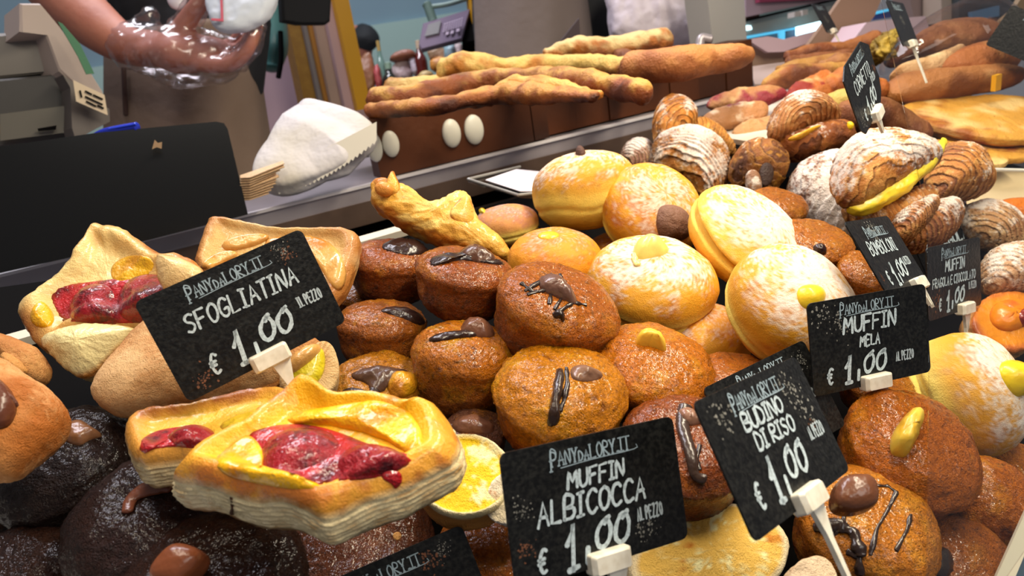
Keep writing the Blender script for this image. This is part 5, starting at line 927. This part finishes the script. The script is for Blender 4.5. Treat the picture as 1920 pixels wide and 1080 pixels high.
for (x, y) in ((836, 60), (845, 58), (856, 54)): prism('large_key', [(x, y), (x+6, y-2), (x+5, y+4), (x-1, y+6)], 1.876, PSN, .002, M_KEY, ps)
tube('bracket', [D(812, 40, 1.9), D(803, 14, 1.9), D(800, 8, 1.9)], .012, mat('sage_metal', hexc('5d7670'), rough=.5), ps); tube('bracket_arm', [D(800, 14, 1.9), D(840, 8, 1.9), D(880, -4, 1.9)], .006, mat('green_grey_metal', hexc('7e9692'), rough=.5), ps)

# ================================================================ price cards
GL = {'A': [[(0, 0), (.28, 1), (.58, 0)], [(.12, .36), (.48, .38)]], 'B': [[(0, 0), (0, 1), (.38, .98), (.5, .82), (.42, .6), (.05, .52), (.45, .46), (.58, .25), (.42, .02), (0, 0)]], 'C': [[(.56, .85), (.38, 1), (.15, .9), (.02, .55), (.1, .15), (.32, 0), (.56, .16)]],
'D': [[(0, 0), (0, 1), (.3, .95), (.55, .65), (.52, .25), (.3, .02), (0, 0)]], 'E': [[(.5, 1), (0, .98), (0, 0), (.52, .02)], [(0, .52), (.4, .53)]], 'F': [[(.54, 1), (0, .98), (0, 0)], [(0, .52), (.42, .54)]], 'G': [[(.55, .85), (.38, 1), (.15, .9), (.02, .55), (.1, .15), (.32, 0), (.56, .14), (.57, .42), (.32, .42)]],
'I': [[(0, 1), (.36, 1)], [(.18, 1), (.18, 0)], [(0, 0), (.36, 0)]], 'L': [[(0, 1), (.02, 0), (.5, .02)]], 'M': [[(0, 0), (.08, 1), (.34, .4), (.6, 1), (.7, 0)]], 'N': [[(0, 0), (.02, 1), (.52, 0), (.54, 1)]], 'O': [[(.3, 1), (.06, .8), (.02, .4), (.2, .02), (.45, .08), (.6, .45), (.52, .85), (.3, 1)]],
'P': [[(0, 0), (0, 1), (.4, .98), (.54, .78), (.42, .54), (0, .48)]], 'R': [[(0, 0), (0, 1), (.4, .98), (.52, .78), (.4, .56), (.02, .5), (.56, 0)]], 'S': [[(.5, .88), (.3, 1), (.08, .86), (.1, .62), (.42, .44), (.5, .2), (.3, 0), (.02, .12)]], 'T': [[(0, 1), (.56, 1)], [(.28, 1), (.28, 0)]], 'U': [[(0, 1), (.02, .25), (.2, 0), (.42, .04), (.54, .3), (.55, 1)]],
'Y': [[(0, 1), (.27, .5), (.27, 0)], [(.27, .5), (.56, 1)]], 'Z': [[(.02, 1), (.52, 1), (0, 0), (.54, 0)]], '1': [[(-.08, .55), (.22, 1), (.22, 0)], [(0, 0), (.5, .02)]], ',': [[(.1, .22), (.06, -.22)]], '0': [[(.62, .98), (.3, .86), (.06, .55), (.08, .15), (.32, 0), (.6, .2), (.68, .6), (.52, .92), (.4, .8)]],
'€': [[(.56, .9), (.3, 1), (.08, .7), (.08, .3), (.3, 0), (.56, .1)], [(-.06, .6), (.42, .6)], [(-.06, .42), (.38, .42)]], '.': [[(.1, .02), (.14, .06)]], 'a': [[(0, 0), (.22, .7), (.46, 0)], [(.1, .26), (.38, .26)]], 'd': [[(0, 0), (0, .68), (.26, .62), (.42, .34), (.26, .04), (0, 0)]]}
WID = {'I': .42, 'M': .74, ',': .22, '.': .2, '1': .5, 'a': .5, 'd': .46, ' ': .35, '0': .72}
def glyphs(text, x, y, h, w_, sl=.08, serif=False, rise=0, jit=.03):
    out = []; 
    for ch in text:
        if ch == ' ': x += .35*h*w_; continue
        for s_ in GL[ch]:
            p = [((q[0]*w_+sl*q[1])*h+x+rnd.uniform(-jit, jit)*h*.5, y+q[1]*h+rnd.uniform(-jit, jit)*h) for q in s_]; out.append(p)
            if serif:
                for q in (p[0], p[-1]): out.append([(q[0]-h*.07, q[1]), (q[0]+h*.07, q[1])])
        x += (WID.get(ch, .6)*w_+.13)*h; y += rise*h
    return out, x
def ribbon(P, F_, pts, w_, z):
    p = np.array(pts, float)
    if len(p) > 3:
        e = np.concatenate([[2*p[0]-p[1]], p, [2*p[-1]-p[-2]]]); q = []
        for i in range(len(p)-1):
            for t in (0, .33, .66): q.append(np.array([-.5*t+t*t-.5*t**3, 1-2.5*t*t+1.5*t**3, .5*t+2*t*t-1.5*t**3, -.5*t*t+.5*t**3])@e[i:i+4])
        p = np.array(q+[p[-1]])
    T = np.gradient(p, axis=0) if len(p) > 2 else np.array([p[1]-p[0]]*2); T /= np.linalg.norm(T, axis=1)[:, None]+1e-9
    p = np.concatenate([[p[0]-T[0]*w_*.4], p, [p[-1]+T[-1]*w_*.4]]); T = np.concatenate([T[:1], T, T[-1:]]); Nn = np.stack([-T[:, 1], T[:, 0]], 1)
    ww = w_*np.array([.3 if i in (0, len(p)-1) else .5+rnd.uniform(-.1, .1) for i in range(len(p))])
    b0 = len(P)
    for q, n_, r in zip(p, Nn, ww): P.append((q[0]+n_[0]*r, q[1]+n_[1]*r, z)); P.append((q[0]-n_[0]*r, q[1]-n_[1]*r, z))
    for i in range(len(p)-1): F_.append([b0+2*i, b0+2*i+1, b0+2*i+3, b0+2*i+2])
M_RUST = mat('food_smear', hexc('7a4c32'), rough=.7, vary=((500, .7, hexc('3d2a20')),)); M_DUST = mat('flour_smear', hexc('8c8b84'), rough=.9, vary=((700, .6, hexc('2c2d2d')),))
def card(label, c, n, up, lines, unit, smears=(), clip=True, W=.0856, H_=.054, clipx=0., stake=.045, chip=False, cliprot=None, brand_at=(-.0205, .0178), nprice=True, label_price=True):
    c = np.array(c, float); n = nrm(n); up = nrm(np.array(up)-n*np.dot(up, n)); rt = np.cross(up, n); t = thing('price_card', label, 'sign', c-up*H_/2, 'price cards')
    w2 = lambda x, y, z=0: c+rt*x+up*y+n*z
    rr = rrect(0, 0, W, H_, .0035)
    if chip: rr = [(-.0428, .020), (-.030, .027), (.025, .0270), (.0428, .018), (.041, .0), (.0428, -.010), (.036, -.020), (.022, -.027), (-.034, -.027), (-.0428, -.020)]
    solid('card', [w2(x, y) for x, y in rr], n, .0009, M_CARD, t)
    P = []; F_ = []
    g, xe = glyphs('PANYdaLORY.IT', brand_at[0], brand_at[1]-.0006, .0056, .76, sl=.02, serif=True, jit=.01)
    for s_ in g: ribbon(P, F_, s_, .00062, .0)
    for s_ in glyphs('P', brand_at[0]-.0005, brand_at[1]-.0022, .0084, .55, serif=True, jit=.01)[0]: ribbon(P, F_, s_, .0006, .00003)
    ribbon(P, F_, [(brand_at[0]+.004, brand_at[1]-.0017), (brand_at[0]+.020, brand_at[1]-.0011), (xe+.0015, brand_at[1]-.001), (xe+.0028, brand_at[1]+.0008)], .00035, .0)
    mesh('shop_lettering', [w2(x, y, .00025+z) for x, y, z in P], F_, mat('printed_lettering', hexc('9eb2bd'), rough=.7), t, smooth=False)
    P = []; F_ = []
    for (tx_, x, y, h, w_, th) in lines:
        for s_ in glyphs(tx_, x, y, h, w_, sl=.12)[0]: ribbon(P, F_, s_, th*1.1, .0)
    if F_: mesh('chalk_lettering', [w2(x, y, .0003) for x, y, z in P], F_, M_CHALK, t, smooth=False)
    P = []; F_ = []
    for s_ in glyphs(unit[0], unit[1], unit[2], .0052, .38, sl=.0, jit=.01)[0]: ribbon(P, F_, s_, .0008, .0)
    if F_: mesh('unit_lettering', [w2(x, y, .0003) for x, y, z in P], F_, mat('unit_print', hexc('b4c2c8'), rough=.7), t, smooth=False)
    for k_, (x, y, r, m) in enumerate(smears):
        P = []; F_ = []
        for j in range(48):
            qx = x+rnd.gauss(0, .7)*r; qy = y+rnd.gauss(0, .8)*r; s_ = r*rnd.uniform(.03, .16)*(1.3 if m is M_RUST else 1)
            if abs(qx) > W/2-.002 or abs(qy) > H_/2-.002: continue
            b0 = len(P); nn = 6; P += [(qx+s_*rnd.uniform(.5, 1.3)*math.cos(a), qy+s_*rnd.uniform(.5, 1.3)*math.sin(a)) for a in np.linspace(0, 2*math.pi, nn, endpoint=False)]; F_.append(list(range(b0, b0+nn)))
        if F_: mesh('smear', [w2(a_, b_, .00012+.00002*k_) for a_, b_ in P], F_, m, t, smooth=False)['kind'] = 'stuff'
        continue
        q = [(x+r*(1+.5*math.sin(a*3+k_))*math.cos(a)*.8, y+r*(1+.4*math.cos(a*4+x*900))*math.sin(a)) for a in np.linspace(0, 2*math.pi, 22, endpoint=False)]
        q = [(min(max(a_, -W/2+.001), W/2-.001), min(max(b_, -H_/2+.001), H_/2-.001)) for a_, b_ in q]
        mesh('smear', [w2(a_, b_, .00012+.00002*k_) for a_, b_ in q], [list(range(len(q)))], m, t, smooth=False)
    if clip:
        yb = -H_/2; cw = .0098
        hz = [(clipx+x, yb+y) for x, y in rrect(0, .0018, cw*2, .0088, .0012, 3)]
        solid('clip', [w2(x, y, .0055) for x, y in hz], n, .0085, M_PLA, t, bev=.0018)
        S = [(clipx-.001, yb-.002), (clipx+.009, yb-.002), (clipx+.0048, yb-.016), (clipx+.0040, yb-stake+.012), (clipx+.003, yb-stake), (clipx+.0015, yb-stake), (clipx+.0012, yb-.014)]
        solid('stake', [w2(x, y, .0015) for x, y in S], n, .0022, M_PLA, t)
    return t
def price(x=-.028, y=-.0215, k=1.0, z=0): return [('€', x-.001, y+.001*k, .0095*k, .62, .0013), ('1', x+.0125*k, y-.001, .0175*k, .5, .0020), (',', x+.0215*k, y+.003, .013*k, .5, .0020), ('00', x+.0262*k+z, y+.0040*k, .0122*k, .88, .0018)]
card('black card lettered SFOGLIATINA standing in the small strawberry pastry', (.034, .372, .182), (.043, -.97, .24), (-.16, .23, .96), [('SFOGLIATINA', -.0280, .0028, .0088, .84, .0011)]+price(-.0255, -.0215), ('IL PEZZO', .0245, -.0095), [(-.031, -.021, .004, M_RUST), (.030, .018, .003, M_RUST), (.028, .022, .003, M_DUST)], stake=.026)
card('black card lettered MUFFIN ALBICOCCA, nearest to the custard tart', (.133, .222, .108), (.035, -.948, .316), (.191, .316, .929), [('MUFFIN', -.0145, .0068, .0070, .94, .0011), ('ALBICOCCA', -.0300, -.0048, .0092, .90, .0013)]+price(-.0310, -.0240, 1.0), ('AL PEZZO', .0175, -.0135), [(-.036, .003, .003, M_DUST), (-.037, -.012, .0028, M_RUST), (.022, -.018, .004, M_DUST)])
card('black card lettered MUFFIN MELA, before the largest sugared doughnut', (.352, .258, .093), (-.144, -.962, .234), (.149, .212, .966), [('MUFFIN', -.0195, .0060, .0090, 1.0, .0014), ('MELA', -.0085, -.0032, .0060, .78, .0011)]+price(-.0320, -.0225, .95), ('AL PEZZO', .0170, -.0160), [(-.034, .019, .006, M_DUST), (-.022, .012, .005, M_DUST)])
card('worn black card lettered BUDINO DI RISO, tilted over the floury tart', (.200, .188, .124), (.342, -.785, .517), (.024, .557, .83), [('BUDINO', -.0190, .0085, .0066, 1.25, .0012), ('DI RISO', -.0160, -.0002, .0064, 1.2, .0012)]+price(-.0300, -.0200, 1.0), ('AL PEZZO', .0235, -.0075), [(.022, .018, .005, M_DUST), (.030, .008, .006, M_DUST), (.030, -.002, .002, M_RUST), (-.030, .018, .005, M_DUST)])
card('black card half hidden behind the rice pudding card', (.279, .262, .075), (.095, -.838, .538), (-.013, .539, .842), price(-.028, -.0215, .95), ('AL PEZZO', .018, -.0045), [(.034, .018, .004, M_DUST), (-.03, .0, .005, M_DUST)], brand_at=(-.0185, .0185))
card('black card lettered BOMBOLONI, leaning against the strawberry card', (.421, .297, .118), (.391, -.734, .555), (.004, .604, .797), [('BOMBOLONI', -.0300, .0015, .0090, .88, .0011)]+price(-.026, -.0205, .95), ('AL PEZZO', .0180, -.010), [(-.006, .018, .005, M_DUST), (-.035, -.014, .0018, M_RUST), (.002, .020, .004, M_DUST)], brand_at=(-.020, .015), clipx=.016, stake=.014)
card('black card lettered MUFFIN FRAGOLA rising behind the doughnut card', (.657, .402, .041), (-.051, -.899, .436), (-.04, .438, .898), [('MUFFIN', -.016, .0080, .0080, .95, .0013), ('FRAGOLA', -.022, -.0035, .0100, .95, .0015)], ('AL PEZZO', .026, -.016), [(-.035, .010, .004, M_DUST)], clip=False)
card('black card lettered MUFFIN FRAGOLA E CIOCCOLATO, before the strawberry card', (.524, .314, .066), (.153, -.975, .161), (.165, .186, .968), [('MUFFIN', -.016, .0065, .0080, .9, .0012), ('FRAGOLA E CIOCCOLATO', -.036, -.0040, .0066, .72, .0009)]+price(-.026, -.0225, .9), ('IL PEZZO', .021, -.0115), [(-.030, -.012, .005, M_RUST)], clipx=.012, stake=.02)
card('chipped grey-black card lettered CORNETTO, turned edge-on above the creamy croissant', (.518, .39, .21), (.376, -.891, .255), (-.301, .143, .943), [('CORNETTO', -.026, .001, .0100, .84, .0010)]+price(-.022, -.0225, .95), ('IL PEZZO', .018, -.006), [(-.03, -.018, .004, M_DUST), (.036, .0, .003, M_RUST), (.02, .021, .003, M_DUST)], chip=True, stake=.016)
card('black card cropped by the lower edge, between strawberry pastry and apricot card', (.055, .291, .040), (-.342, -.825, .449), (-.02, .484, .875), price(-.028, -.0215, .95), ('AL PEZZO', .018, -.0065), [(.030, .019, .003, M_DUST), (.022, .017, .004, M_RUST)], stake=.022)
card('small far price card in front of the cardboard flap', (1.095, .90, .218), (.41, -.783, .468), (-.115, .465, .878), [], ('', 0, 0), [(0, 0, .008, M_DUST)], W=.075)
card('far price card standing in the wrapped flatbreads', (.815, .565, .226), (.406, -.836, .37), (-.039, .388, .921), [], ('', 0, 0), [(0, .005, .006, M_DUST)])
xc = np.array(D(1935, 72, .95)); card('black card at the far end beyond the wrapped flatbreads', xc, V(-.5, -.15, .85), V(.6, .8, -.1), [], ('', 0, 0), [(.0, .018, .008, M_DUST)], clip=False)

# ================================================================ glass front of the case at the customer's far end
gp_ = thing('glass_panel', 'clear slanted glass side panel of the case with a pale bottom rail', 'glass panel', D(1880, 1060, .40))
M_GLASS = glassy('case_glass', (.97, .98, .98), add=.035, rough=.01)
prism('pane', [(1735, 1200), (1742, 700), (1738, 400), (1690, 180), (1640, -60), (2150, -60), (2150, 700), (1835, 1160)], .385, V(-.35, .25, .9), .002, M_GLASS, gp_)
prism('bottom_rail', [(1862, 1095), (1925, 955), (1990, 810), (2010, 830), (1892, 1110)], .372, V(-.35, .35, .87), .006, mat('pale_rail', hexc('d8cfb4'), rough=.3), gp_)
prism('rail_backing', [(1884, 1105), (2000, 850), (2060, 870), (1960, 1120)], .378, V(-.35, .35, .87), .006, mat('blue_grey_rail', hexc('4f6472'), rough=.3), gp_)
